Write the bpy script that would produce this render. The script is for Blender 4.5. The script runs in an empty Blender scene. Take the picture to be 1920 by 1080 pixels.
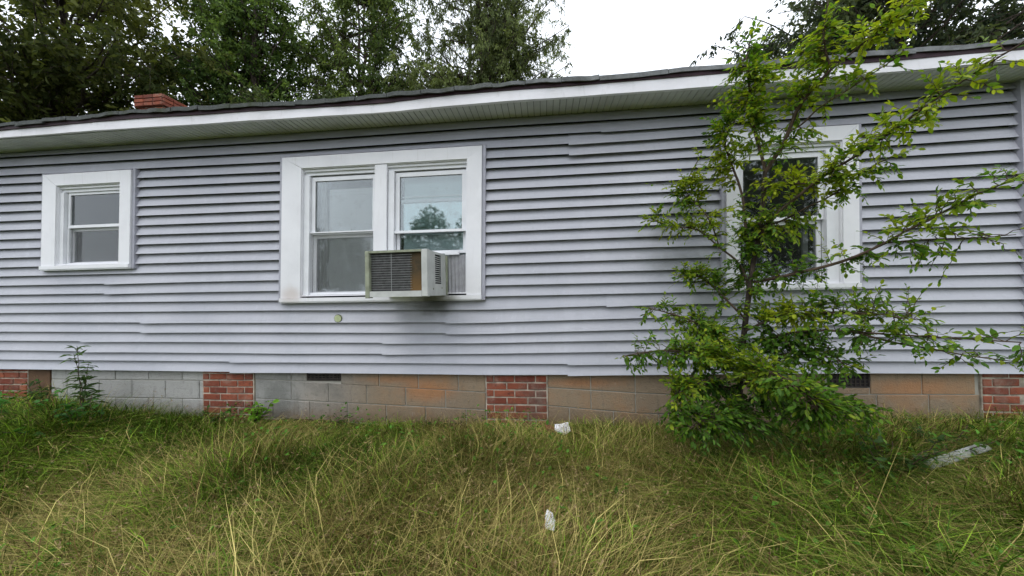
import bpy, bmesh, math, random
import numpy as np
from mathutils import Matrix, Vector

S = bpy.context.scene
COL = S.collection
rng = np.random.default_rng(11)
random.seed(11)

# ------------------------------------------------------------------ camera
def cam_matrix(yaw, pitch, roll, loc):
    cy, sy, cp, sp, cr, sr = math.cos(yaw), math.sin(yaw), math.cos(pitch), math.sin(pitch), math.cos(roll), math.sin(roll)
    fwd = Vector((-sy * cp, cy * cp, sp)); right = Vector((cy, sy, 0)); up = right.cross(fwd)
    r = right * cr + up * sr; u = up * cr - right * sr
    m = Matrix((r, u, -fwd)).transposed().to_4x4()
    m.translation = Vector(loc)
    return m
cd = bpy.data.cameras.new('camera'); cam = bpy.data.objects.new('camera', cd); COL.objects.link(cam)
cd.sensor_width = 36.0; cd.lens = 620 / 1920 * 36; cd.clip_start = 0.02; cd.clip_end = 600
cam.matrix_world = cam_matrix(math.radians(5.5863), math.radians(0.8218), math.radians(-1.0248), (0, -3.0798, 0.8286))
S.camera = cam

# ------------------------------------------------------------------ overcast sky, weak soft sun, exposure
SUN_EL, SUN_AZ = math.radians(58), math.radians(205)      # azimuth clockwise from +y: in front of the house, to its left
w = bpy.data.worlds.new('World'); S.world = w; w.use_nodes = True
nt = w.node_tree; nt.nodes.clear()
sky = nt.nodes.new('ShaderNodeTexSky'); sky.sky_type = 'NISHITA'; sky.sun_disc = False
sky.sun_elevation = SUN_EL; sky.sun_rotation = SUN_AZ; sky.dust_density = 4.0; sky.air_density = 1.0
hs = nt.nodes.new('ShaderNodeHueSaturation'); hs.inputs['Saturation'].default_value = 0.12
mx = nt.nodes.new('ShaderNodeMixRGB'); mx.inputs['Fac'].default_value = 0.8; mx.inputs['Color2'].default_value = (14.9, 15.8, 17.2, 1)
bg = nt.nodes.new('ShaderNodeBackground'); bg.inputs['Strength'].default_value = 0.1
ow = nt.nodes.new('ShaderNodeOutputWorld')
nt.links.new(sky.outputs[0], hs.inputs['Color']); nt.links.new(hs.outputs[0], mx.inputs['Color1'])
nt.links.new(mx.outputs[0], bg.inputs['Color']); nt.links.new(bg.outputs[0], ow.inputs['Surface'])
sd = bpy.data.lights.new('sun', 'SUN'); sd.energy = 0.7; sd.angle = math.radians(35); sd.color = (1.0, 0.97, 0.93)
sun = bpy.data.objects.new('sun', sd); COL.objects.link(sun)
sv = Vector((math.sin(SUN_AZ) * math.cos(SUN_EL), math.cos(SUN_AZ) * math.cos(SUN_EL), math.sin(SUN_EL)))
sun.rotation_euler = (-sv).to_track_quat('-Z', 'Y').to_euler(); sun.location = (-6, -12, 18)
S.view_settings.view_transform = 'Standard'; S.view_settings.look = 'None'
S.view_settings.exposure = 0.27; S.view_settings.gamma = 1.0; S.view_settings.use_curve_mapping = False
S.render.engine = 'CYCLES'
S.cycles.use_denoising = True; S.cycles.use_adaptive_sampling = True; S.cycles.adaptive_threshold = .02
S.cycles.max_bounces = 4; S.cycles.diffuse_bounces = 2; S.cycles.glossy_bounces = 3; S.cycles.transmission_bounces = 3; S.cycles.transparent_max_bounces = 10; S.cycles.caustics_reflective = False; S.cycles.caustics_refractive = False

# ------------------------------------------------------------------ helpers
def put(o, parent=None, label=None, cat=None, group=None, kind=None):
    if o.name not in COL.objects: COL.objects.link(o)
    if parent is not None: o.parent = parent
    if label: o['label'] = label
    if cat: o['category'] = cat
    if group: o['group'] = group
    if kind: o['kind'] = kind
    return o
def empty(name, loc=(0, 0, 0), rz=0, **k):
    o = bpy.data.objects.new(name, None); o.location = loc; o.rotation_euler = (0, 0, rz); o.empty_display_size = .1
    return put(o, **k)
class MB:
    def __init__(s): s.v = []; s.f = []; s.sm = False
    def add(s, vs, fs):
        n = len(s.v); s.v += [tuple(p) for p in vs]; s.f += [tuple(i + n for i in f) for f in fs]; return s
    def box(s, x0, x1, y0, y1, z0, z1):
        return s.add([(x0, y0, z0), (x1, y0, z0), (x1, y1, z0), (x0, y1, z0), (x0, y0, z1), (x1, y0, z1), (x1, y1, z1), (x0, y1, z1)],
                     [(0, 3, 2, 1), (4, 5, 6, 7), (0, 1, 5, 4), (1, 2, 6, 5), (2, 3, 7, 6), (3, 0, 4, 7)])
    def cbox(s, x0, x1, y0, y1, z0, z1, b):            # box with its front (-y) edges chamfered by b
        v = [(x0, y0 + b, z0), (x1, y0 + b, z0), (x1, y0 + b, z1), (x0, y0 + b, z1), (x0 + b, y0, z0 + b), (x1 - b, y0, z0 + b), (x1 - b, y0, z1 - b), (x0 + b, y0, z1 - b),
             (x0, y1, z0), (x1, y1, z0), (x1, y1, z1), (x0, y1, z1)]
        return s.add(v, [(4, 5, 6, 7), (0, 1, 5, 4), (1, 2, 6, 5), (2, 3, 7, 6), (3, 0, 4, 7), (0, 8, 9, 1), (1, 9, 10, 2), (2, 10, 11, 3), (3, 11, 8, 0), (8, 11, 10, 9)])
    def prism(s, poly, y0, y1):                         # polygon in x,z extruded in y
        n = len(poly)
        return s.add([(x, y0, z) for x, z in poly] + [(x, y1, z) for x, z in poly],
                     [tuple(range(n)), tuple(range(2 * n - 1, n - 1, -1))] + [(i, i + n, (i + 1) % n + n, (i + 1) % n) for i in range(n)])
    def tube(s, pts, r0, r1, n=6):
        P = [Vector(p) for p in pts]; m = len(P); base = len(s.v); prev = None
        for i, p in enumerate(P):
            t = (P[min(i + 1, m - 1)] - P[max(i - 1, 0)]).normalized()
            a = t.orthogonal().normalized() if prev is None else (prev - t * prev.dot(t)).normalized()
            prev = a; b = t.cross(a); r = r0 + (r1 - r0) * i / max(m - 1, 1)
            for k in range(n):
                q = 2 * math.pi * k / n; s.v.append(tuple(p + (a * math.cos(q) + b * math.sin(q)) * r))
        for i in range(m - 1):
            for k in range(n):
                s.f.append((base + i * n + k, base + i * n + (k + 1) % n, base + (i + 1) * n + (k + 1) % n, base + (i + 1) * n + k))
        s.f.append(tuple(base + k for k in range(n))[::-1]); s.f.append(tuple(base + (m - 1) * n + k for k in range(n)))
        s.sm = True
        return s
    def mesh(s, name, mat, tf=None):
        me = bpy.data.meshes.new(name); me.from_pydata([tf(*p) for p in s.v] if tf else s.v, [], s.f); me.materials.append(mat)
        bm = bmesh.new(); bm.from_mesh(me); bmesh.ops.recalc_face_normals(bm, faces=bm.faces); bm.to_mesh(me); bm.free()
        if s.sm: me.polygons.foreach_set('use_smooth', [True] * len(me.polygons))
        return me
    def build(s, name, mat, parent=None, tf=None, loc=None, **k):
        o = bpy.data.objects.new(name, s.mesh(name, mat, tf))
        if loc: o.location = loc
        return put(o, parent, **k)
def np_mesh(name, v, tris, mat, col=None, smooth=False):
    me = bpy.data.meshes.new(name); v = np.asarray(v, np.float32); tris = np.asarray(tris, np.int32)
    me.vertices.add(len(v)); me.vertices.foreach_set('co', v.ravel())
    me.loops.add(tris.size); me.loops.foreach_set('vertex_index', tris.ravel())
    me.polygons.add(len(tris)); me.polygons.foreach_set('loop_start', np.arange(0, tris.size, 3, dtype=np.int32))
    me.update(calc_edges=True)
    if smooth: me.polygons.foreach_set('use_smooth', np.ones(len(tris), bool))
    if col is not None:
        a = me.attributes.new('col', 'FLOAT_COLOR', 'POINT'); c = np.ones((len(v), 4), np.float32); c[:, :3] = col; a.data.foreach_set('color', c.ravel())
    me.materials.append(mat); me.validate()
    return me

# ------------------------------------------------------------------ materials
class NM:
    def __init__(s, name):
        s.m = bpy.data.materials.new(name); s.m.use_nodes = True; s.t = s.m.node_tree; s.n = s.t.nodes; s.p = s.n['Principled BSDF']; s.out = s.n['Material Output']
        s.geo = s.n.new('ShaderNodeNewGeometry'); s.pos = s.geo.outputs['Position']; s.cache = {}
    def l(s, a, b): s.t.links.new(a, b)
    def map(s, scale=(1, 1, 1), loc=(0, 0, 0)):
        m = s.n.new('ShaderNodeMapping'); m.inputs['Scale'].default_value = scale; m.inputs['Location'].default_value = loc; s.l(s.pos, m.inputs['Vector']); return m.outputs[0]
    def noise(s, scale, detail=4, rough=.55, vec=None):
        key = (scale, detail, rough) if vec is None else None
        if key in s.cache: return s.cache[key]
        o = s._noise(scale, detail, rough, vec)
        if key: s.cache[key] = o
        return o
    def _noise(s, scale, detail, rough, vec):
        n = s.n.new('ShaderNodeTexNoise'); n.inputs['Scale'].default_value = scale; n.inputs['Detail'].default_value = detail; n.inputs['Roughness'].default_value = rough
        s.l(vec if vec is not None else s.pos, n.inputs['Vector']); return n.outputs['Fac']
    def ramp(s, fac, a, b, va=0., vb=1.):
        n = s.n.new('ShaderNodeMapRange'); n.inputs['From Min'].default_value = a; n.inputs['From Max'].default_value = b; n.inputs['To Min'].default_value = va; n.inputs['To Max'].default_value = vb
        n.interpolation_type = 'SMOOTHSTEP'; s.l(fac, n.inputs['Value']); return n.outputs[0]
    def math(s, op, a, b=None):
        n = s.n.new('ShaderNodeMath'); n.operation = op
        for i, q in enumerate((a, b)):
            if q is None: continue
            if isinstance(q, (int, float)): n.inputs[i].default_value = q
            else: s.l(q, n.inputs[i])
        return n.outputs[0]
    def mix(s, fac, a, b, mode='MIX'):
        n = s.n.new('ShaderNodeMixRGB'); n.blend_type = mode
        for i, q in zip(('Fac', 'Color1', 'Color2'), (fac, a, b)):
            if isinstance(q, (int, float)): n.inputs[i].default_value = q
            elif isinstance(q, tuple): n.inputs[i].default_value = (*q, 1)
            else: s.l(q, n.inputs[i])
        return n.outputs[0]
    def blob(s, c, r, soft=.9):                          # 1 inside an ellipsoid stain, 0 outside, ragged
        m = s.n.new('ShaderNodeMapping'); m.vector_type = 'POINT'
        m.inputs['Scale'].default_value = tuple(1 / q for q in r); m.inputs['Location'].default_value = tuple(-a / q for a, q in zip(c, r)); s.l(s.pos, m.inputs['Vector'])
        n = s.n.new('ShaderNodeVectorMath'); n.operation = 'LENGTH'; s.l(m.outputs[0], n.inputs[0])
        d = s.math('ADD', n.outputs['Value'], s.math('MULTIPLY', s.math('SUBTRACT', s.noise(9, 5), .5), .7))
        return s.ramp(d, 1.0, 1.0 - soft)
    def random(s):
        n = s.n.new('ShaderNodeObjectInfo'); return n.outputs['Random']
    def bump(s, h, strength=.3, dist=.01):
        n = s.n.new('ShaderNodeBump'); n.inputs['Strength'].default_value = strength; n.inputs['Distance'].default_value = dist; s.l(h, n.inputs['Height']); s.l(n.outputs[0], s.p.inputs['Normal'])
    def done(s, col, rough=.6, spec=.4, metal=0.):
        if isinstance(col, tuple): s.p.inputs['Base Color'].default_value = (*col, 1)
        else: s.l(col, s.p.inputs['Base Color'])
        if isinstance(rough, (int, float)): s.p.inputs['Roughness'].default_value = rough
        else: s.l(rough, s.p.inputs['Roughness'])
        s.p.inputs['Specular IOR Level'].default_value = spec; s.p.inputs['Metallic'].default_value = metal
        return s.m
def plain(name, col, rough=.6, var=.12, scale=6, spec=.4, metal=0., bump=0):
    q = NM(name); n = q.noise(scale, 5, .6)
    c = q.mix(q.ramp(n, .3, .7), tuple(a * (1 - var) for a in col), tuple(min(1, a * (1 + var)) for a in col))
    if bump: q.bump(q.noise(scale * 12, 4), bump, .004)
    return q.done(c, rough, spec, metal)

M = {}
# vinyl siding: lavender grey with chalking, run marks, paler and darker patches beside the sapling, mildew below the air conditioner
q = NM('vinyl_siding')
c = q.mix(q.ramp(q.noise(1.3, 5, .6), .32, .68), (.405, .413, .460), (.465, .470, .515))
c = q.mix(q.ramp(q.noise(1, 6, .65, q.map((9, 9, 1.1))), .5, .78, 0, .32), c, (.53, .55, .60))
c = q.mix(q.math('MULTIPLY', q.blob((0.95, 0, 1.75), (.55, .5, .38)), .45), c, (.66, .67, .72))
c = q.mix(q.math('MULTIPLY', q.ramp(q.noise(1, 6, .65, q.map((5, 5, 26))), .52, .75), .22), c, (.24, .25, .27))
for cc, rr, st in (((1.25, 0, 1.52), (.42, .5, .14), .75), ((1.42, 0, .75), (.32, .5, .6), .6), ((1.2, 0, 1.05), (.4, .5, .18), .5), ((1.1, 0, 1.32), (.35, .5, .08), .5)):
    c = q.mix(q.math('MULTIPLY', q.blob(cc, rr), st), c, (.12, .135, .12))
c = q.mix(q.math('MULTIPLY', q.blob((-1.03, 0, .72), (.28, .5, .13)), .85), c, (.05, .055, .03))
c = q.mix(q.ramp(q.random(), 0, 1, 0, .16), c, (.30, .315, .37))
c = q.mix(q.math('MULTIPLY', q.ramp(q.noise(1, 7, .7, q.map((38, 38, 2.2))), .54, .72), .20), c, (.26, .27, .28)); c = q.mix(q.math('MULTIPLY', q.ramp(q.noise(26, 5, .7), .56, .72), .22), c, (.58, .60, .63))
q.bump(q.noise(1, 5, .6, q.map((3, 3, 60))), .12, .002)
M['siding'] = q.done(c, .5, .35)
# white aluminium trim
q = NM('white_trim')
c = q.mix(q.ramp(q.noise(2.2, 6, .65), .4, .75), (.83, .83, .86), (.75, .75, .78))
c = q.mix(q.math('MULTIPLY', q.ramp(q.noise(1, 6, .7, q.map((30, 30, 3))), .55, .8), .3), c, (.50, .48, .45))
c = q.mix(q.math('MULTIPLY', q.blob((-2.5, 0, .84), (.16, .5, .14)), .5), c, (.52, .42, .36))
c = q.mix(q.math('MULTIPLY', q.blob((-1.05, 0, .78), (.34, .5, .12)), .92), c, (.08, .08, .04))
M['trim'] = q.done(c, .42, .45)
q = NM('white_fascia')
c = q.mix(q.ramp(q.noise(1.6, 6, .65), .4, .75), (.83, .82, .86), (.70, .69, .71))
c = q.mix(q.math('MULTIPLY', q.ramp(q.noise(1, 6, .7, q.map((14, 14, 4))), .56, .8), .45), c, (.42, .40, .38))
M['fascia'] = q.done(c, .45, .45)
M['vinyl'] = plain('white_vinyl_sash', (.80, .81, .84), .38, .05, 5)
M['soffit'] = plain('soffit_vinyl', (.60, .61, .60), .55, .12, 3)
M['soffit_dark'] = plain('soffit_gap', (.16, .17, .16), .8)
M['channel'] = plain('grey_channel', (.40, .40, .46), .5, .1, 8)
M['sheath'] = plain('shade_black_sheathing', (.022, .022, .028), .9, .2, 5)  # lap shade put into the colour: near-black behind the gaps under the boards
M['inside'] = plain('room_plaster', (.22, .22, .21), .9, .1, 3)
M['drip'] = plain('maroon_drip_edge', (.035, .012, .02), .6, .3, 12)
q = NM('asphalt_shingle')
c = q.mix(q.noise(40, 4), (.045, .05, .048), (.15, .16, .155))
c = q.mix(q.ramp(q.noise(2.3, 6, .65), .5, .7), c, (.05, .062, .03))
sx = q.n.new('ShaderNodeSeparateXYZ'); q.l(q.pos, sx.inputs[0])
c = q.mix(q.math('MULTIPLY', q.ramp(q.math('ADD', sx.outputs[0], q.math('MULTIPLY', q.noise(1.1, 4), 1.5)), -.4, 1.0), .7), c, q.mix(q.ramp(q.noise(5, 6, .7), .35, .65), (.13, .135, .14), (.30, .31, .32)))
q.bump(q.noise(160, 3), .6, .004); M['shingle'] = q.done(c, .9, .2)
q = NM('concrete_block_grey')
n1 = q.noise(3.2, 6, .62)
c = q.mix(q.ramp(n1, .35, .7), (.20, .20, .19), (.34, .335, .32))
sx = q.n.new('ShaderNodeSeparateXYZ'); q.l(q.pos, sx.inputs[0])
c = q.mix(q.math('MULTIPLY', q.ramp(q.math('ADD', sx.outputs[0], q.math('MULTIPLY', q.noise(1.6, 4), 1.6)), -1.9, -.6), .9), c, (.29, .215, .14))
c = q.mix(q.math('MULTIPLY', q.ramp(sx.outputs[0], -2.9, -3.6), .8), c, (.47, .465, .45))
for cc, rr, st in (((-1.15, 0, -.10), (.42, .5, .16), .9), ((.35, 0, -.02), (.5, .5, .07), .75), ((-1.5, 0, .0), (.5, .5, .06), .6), ((3.1, 0, -.04), (.6, .5, .12), .7)):
    c = q.mix(q.math('MULTIPLY', q.blob(cc, rr), st), c, (.42, .20, .09))
c = q.mix(q.math('MULTIPLY', q.ramp(q.noise(1, 6, .7, q.map((16, 16, 2.5))), .55, .75), .5), c, (.09, .09, .075))
c = q.mix(q.ramp(q.random(), 0, 1, 0, .15), c, (.12, .115, .10))
c = q.mix(q.math('MULTIPLY', q.math('MULTIPLY', q.ramp(q.noise(2.4, 7, .7), .48, .68), q.ramp(sx.outputs[0], -2.0, -1.2)), .55), c, (.36, .20, .10))
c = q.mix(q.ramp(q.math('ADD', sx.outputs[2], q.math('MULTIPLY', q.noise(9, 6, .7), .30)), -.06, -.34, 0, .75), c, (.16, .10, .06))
c = q.mix(q.math('MULTIPLY', q.ramp(q.noise(22, 7, .75), .5, .72), .45), c, (.10, .095, .08)); c = q.mix(q.math('MULTIPLY', q.ramp(q.noise(13, 6, .7), .6, .75), .4), c, (.50, .48, .43))
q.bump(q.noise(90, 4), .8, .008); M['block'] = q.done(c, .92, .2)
q = NM('mortar_joint'); c = q.mix(q.noise(7, 6, .6), (.46, .45, .41), (.30, .28, .24)); q.bump(q.noise(120, 3), .5, .004); M['mortar'] = q.done(c, .95, .1)
M['brick_mortar'] = plain('brick_mortar', (.38, .33, .27), .95, .4, 14, bump=.5)
q = NM('red_brick')
c = q.mix(q.random(), (.17, .047, .030), (.33, .100, .055)); c = q.mix(q.ramp(q.noise(16, 6, .7), .5, .75), c, (.10, .035, .03))
c = q.mix(q.math('MULTIPLY', q.ramp(q.noise(5, 7, .75), .48, .75), .6), c, (.33, .27, .22)); c = q.mix(q.math('MULTIPLY', q.ramp(q.noise(3, 6, .7), .5, .7), .5), c, (.07, .05, .042))
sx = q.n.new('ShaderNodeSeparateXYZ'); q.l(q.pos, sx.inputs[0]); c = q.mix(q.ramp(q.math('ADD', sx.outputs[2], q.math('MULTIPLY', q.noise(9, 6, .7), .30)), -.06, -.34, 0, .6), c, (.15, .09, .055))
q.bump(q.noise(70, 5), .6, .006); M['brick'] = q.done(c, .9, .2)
M['vent'] = plain('rusty_vent', (.035, .028, .024), .8, .4, 20)
M['ply'] = plain('brown_board', (.10, .055, .03), .85, .3, 6)
M['plug'] = plain('pale_green_plug', (.42, .47, .27), .7, .15, 30)
def glass(name, tint, refl):
    q = NM(name); q.n.remove(q.p)
    tr = q.n.new('ShaderNodeBsdfTransparent'); tr.inputs[0].default_value = (*tint, 1)
    gl = q.n.new('ShaderNodeBsdfGlossy'); gl.inputs['Roughness'].default_value = .03; gl.inputs[0].default_value = (.93, .98, 1, 1)
    fr = q.n.new('ShaderNodeFresnel'); fr.inputs[0].default_value = 1.5
    bp = q.n.new('ShaderNodeBump'); bp.inputs['Strength'].default_value = .015; bp.inputs['Distance'].default_value = .01; q.l(q.noise(3, 2), bp.inputs['Height']); q.l(bp.outputs[0], gl.inputs['Normal'])
    df = q.n.new('ShaderNodeBsdfDiffuse'); df.inputs[0].default_value = (.5, .5, .48, 1)
    f = q.math('ADD', fr.outputs[0], refl)
    m = q.n.new('ShaderNodeMixShader'); q.l(f, m.inputs[0]); q.l(tr.outputs[0], m.inputs[1]); q.l(gl.outputs[0], m.inputs[2])
    m2 = q.n.new('ShaderNodeMixShader'); q.l(q.ramp(q.noise(14, 6, .7), .5, .9, .015, .10), m2.inputs[0]); q.l(m.outputs[0], m2.inputs[1]); q.l(df.outputs[0], m2.inputs[2])
    q.l(m2.outputs[0], q.out.inputs['Surface']); return q.m
M['glass'] = glass('window_glass', (.95, .97, .97), .04)
M['glass_coated'] = glass('coated_window_glass', (.92, .97, .97), .08)
q = NM('insect_screen'); q.n.remove(q.p)
tr = q.n.new('ShaderNodeBsdfTransparent'); df = q.n.new('ShaderNodeBsdfDiffuse'); df.inputs[0].default_value = (.30, .31, .32, 1)
m = q.n.new('ShaderNodeMixShader'); m.inputs[0].default_value = .12; q.l(tr.outputs[0], m.inputs[1]); q.l(df.outputs[0], m.inputs[2]); q.l(m.outputs[0], q.out.inputs['Surface']); M['screen'] = q.m
M['blind'] = plain('pale_blind', (.80, .82, .82), .6, .06, 3)
M['blind_teal'] = plain('teal_blind', (.60, .71, .71), .6, .06, 3)
M['curtain'] = plain('grey_curtain', (.42, .43, .42), .85, .1, 4)
M['ac_metal'] = plain('painted_ac_metal', (.50, .51, .49), .45, .10, 9)
M['ac_moss'] = plain('mossy_ac_metal', (.27, .29, .21), .6, .25, 14)
M['fins'] = plain('dirty_condenser_fins', (.055, .055, .055), .75, .35, 30, bump=.4)
M['wire'] = plain('guard_wire', (.30, .31, .31), .5, .2, 20)
q = NM('rusty_plate'); c = q.mix(q.ramp(q.noise(9, 6, .7), .3, .7), (.05, .045, .03), (.10, .065, .033)); sz = q.n.new('ShaderNodeSeparateXYZ'); q.l(q.pos, sz.inputs[0])
c = q.mix(q.ramp(q.math('ADD', sz.outputs[2], q.math('MULTIPLY', q.noise(7, 4), .2)), 1.16, .98), c, (.15, .088, .034)); M['rust'] = q.done(c, .85, .2)
M['black'] = plain('dark_cavity', (.012, .010, .012), .9)
M['accordion'] = plain('grey_accordion_panel', (.34, .34, .36), .6, .12, 20)
q = NM('bark'); c = q.mix(q.ramp(q.noise(1, 6, .7, q.map((20, 20, 5))), .35, .7), (.035, .027, .022), (.12, .095, .075)); q.bump(q.noise(1, 5, .7, q.map((40, 40, 9))), .7, .02); M['bark'] = q.done(c, .92, .2)
M['twig'] = plain('brown_twig', (.075, .05, .032), .85, .3, 20)
def leafmat(name, trans=.35, rough=.5, spec=.35):
    q = NM(name); at = q.n.new('ShaderNodeAttribute'); at.attribute_name = 'col'
    q.l(at.outputs['Color'], q.p.inputs['Base Color']); q.p.inputs['Roughness'].default_value = rough; q.p.inputs['Specular IOR Level'].default_value = spec
    tl = q.n.new('ShaderNodeBsdfTranslucent'); q.l(q.mix(1.0, at.outputs['Color'], (1.5, 1.5, .7), 'MULTIPLY'), tl.inputs[0])
    if trans == 0: q.n.remove(tl); return q.m
    m = q.n.new('ShaderNodeMixShader'); m.inputs[0].default_value = trans; q.l(q.p.outputs[0], m.inputs[1]); q.l(tl.outputs[0], m.inputs[2]); q.l(m.outputs[0], q.out.inputs['Surface']); return q.m
M['leaf'] = leafmat('leaf_blade', .45, .5, .22)
M['farleaf'] = leafmat('tree_foliage', .35, .75, .1)
M['grassblade'] = leafmat('grass_blade', 0, .75, .08)
M['paper'] = plain('white_litter', (.78, .78, .80), .6, .1, 20)
M['plankwhite'] = plain('weathered_white_board', (.36, .37, .35), .7, .25, 8)
q = NM('ground_thatch')
c = q.mix(q.noise(6, 6, .7), (.016, .018, .008), (.05, .042, .022)); c = q.mix(q.ramp(q.noise(.7, 4), .45, .7), c, (.05, .080, .02)); q.bump(q.noise(40, 5), .8, .03); M['soil'] = q.done(c, .95, .1)
M['clay'] = plain('dark_soil', (.03, .02, .014), .95, .4, 30, bump=.5)
# ------------------------------------------------------------------ ground
def gz(x, y):
    x = np.asarray(x, float); y = np.asarray(y, float)
    z = -.43 + .075 * np.clip(y, -8, 0) - .012 * np.clip(-8 - y, 0, 200)
    z = z + .13 / (1 + np.exp(-(x - 2.2) * 2.2)) + .07 / (1 + np.exp((x + 4.2) * 2.2))
    z = z + .025 * np.sin(x * 2.1 + 1) * np.sin(y * 1.9 + .5) + .015 * np.sin(x * 4.7) * np.cos(y * 3.9)
    return z
def axis(lo, hi, flo, fhi, step):
    a = list(np.arange(flo, fhi + 1e-6, step)); s = step; p = flo
    while p > lo: s *= 1.5; p -= s; a.insert(0, p)
    s = step; p = fhi
    while p < hi: s *= 1.5; p += s; a.append(p)
    return np.array(a)
gx, gy = axis(-350, 350, -9, 7, .2), axis(-350, 350, -6, 1, .2)
X, Y = np.meshgrid(gx, gy, indexing='ij'); Z = gz(X, Y)
idx = np.arange(X.size).reshape(X.shape); a, b, c_, d = idx[:-1, :-1].ravel(), idx[1:, :-1].ravel(), idx[1:, 1:].ravel(), idx[:-1, 1:].ravel()
put(bpy.data.objects.new('ground', np_mesh('ground', np.stack([X, Y, Z], -1).reshape(-1, 3), np.concatenate([np.stack([a, b, c_], 1), np.stack([a, c_, d], 1)]), M['soil'], smooth=True)), kind='structure', label='overgrown yard sloping gently away from the house')

# ------------------------------------------------------------------ house
house = empty('house', (0, 0, -.45), label='long single-storey house with lavender grey lap siding and white trim', cat='house')
class _H: pass
def hb(mb, name, mat, parent=None, tf=None, **k):       # build in world coordinates under a house part (parents sit at the house base)
    o = mb.build(name, mat, parent or house, tf, **k)
    o.location = (0, 0, .45) if (parent is None or parent is house) else (0, 0, 0)
    return o
HX0, HX1, HY1 = -10.2, 3.97, 6.4
WIN = [  # outer x0,x1,z0,z1 ; inner x0,x1,z0,z1
    ((-5.39, -4.31, 1.155, 2.195), (-5.22, -4.44, 1.215, 2.068)),
    ((-2.60, -.575, .765, 2.22), (-2.393, -.717, .835, 2.102)),
    ((1.60, 2.655, .81, 2.2), (1.703, 2.53, .86, 2.075))]
# sheathing with openings (a grid of boxes, holes left at the windows)
xs = sorted([HX0 + .02, HX1 - .06] + [v for o, i in WIN for v in i[:2]]); zs = sorted([.10, 2.497] + [v for o, i in WIN for v in i[2:]])
mb = MB()
for i in range(len(xs) - 1):
    cuts = [(I[2], I[3]) for O, I in WIN if I[0] - .001 <= xs[i] and xs[i + 1] <= I[1] + .001]
    z = .10
    for a, b in cuts: mb.box(xs[i], xs[i + 1], .058, .14, z, a); z = b
    mb.box(xs[i], xs[i + 1], .058, .14, z, 2.497)
mb.box(HX0 + .02, HX0 + .12, .141, HY1, .1, 2.497).box(HX1 - .16, HX1 - .06, .141, HY1, .1, 2.497).box(HX0 + .121, HX1 - .161, HY1 - .1, HY1, .1, 2.497)
siding = hb(mb, 'wall', M['sheath'], label='lavender grey vinyl lap siding over sheathing blackened as lap shade')
hb(MB().box(HX0 + .13, HX1 - .17, .15, HY1 - .11, -.05, -.02), 'floor', M['inside'])
hb(MB().box(HX0 + .13, HX1 - .17, .15, HY1 - .11, 2.42, 2.45), 'ceiling', M['inside'])

SXT = [-5.984, -2.603, -0.545, 0.914, 2.707, 3.928]; SXB = [-5.973, -2.622, -0.583, 0.864, 2.641, 3.85]
SZ = np.array([
[2.327, 2.229, 2.135, 2.03, 1.928, 1.825, 1.72, 1.618, 1.517, 1.414, 1.312, 1.208, 1.109, 1.007, 0.905, 0.811, 0.707, 0.606, 0.502, 0.403, 0.297, 0.196, 0.092],
[2.296, 2.193, 2.091, 1.999, 1.896, 1.799, 1.702, 1.6, 1.497, 1.4, 1.304, 1.202, 1.1, 0.998, 0.891, 0.794, 0.693, 0.57, 0.474, 0.372, 0.26, 0.178, 0.074],
[2.301, 2.204, 2.107, 2.011, 1.907, 1.808, 1.704, 1.605, 1.504, 1.403, 1.304, 1.203, 1.102, 1.002, 0.901, 0.798, 0.673, 0.556, 0.451, 0.361, 0.261, 0.165, 0.062],
[2.29, 2.193, 2.096, 2.007, 1.912, 1.809, 1.709, 1.613, 1.512, 1.413, 1.314, 1.216, 1.11, 1.007, 0.903, 0.804, 0.701, 0.581, 0.478, 0.383, 0.282, 0.17, 0.074],
[2.3, 2.215, 2.117, 2.012, 1.916, 1.817, 1.713, 1.619, 1.512, 1.41, 1.307, 1.204, 1.106, 1.004, 0.907, 0.812, 0.705, 0.606, 0.507, 0.403, 0.297, 0.198, 0.096],
[2.327, 2.227, 2.13, 2.03, 1.93, 1.823, 1.723, 1.622, 1.523, 1.418, 1.318, 1.214, 1.112, 1.007, 0.905, 0.801, 0.702, 0.6, 0.501, 0.397, 0.296, 0.195, 0.097]])
def lz(i, x):                                            # height of the lower edge of course i at x
    if i < -1: return 2.497
    k = max(i, 0); t = k / 22; return float(np.interp(x, [a + (b - a) * t for a, b in zip(SXT, SXB)], SZ[:, k])) + (.103 if i < 0 else 0)
SEAM = {0: [.546], 1: [.249], 2: [.249], 13: [-4.65], 14: [-4.65], 15: [-7.3], 16: [.559, -7.3], 17: [-4.218, -.941], 18: [-4.218, -.941], 19: [-4.946, -1.575], 20: [-4.946, -1.575],
        21: [-3.195, .198], 22: [-3.195, .198], 5: [-7.6], 6: [-7.6], 9: [-8.2], 10: [-8.2]}
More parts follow.
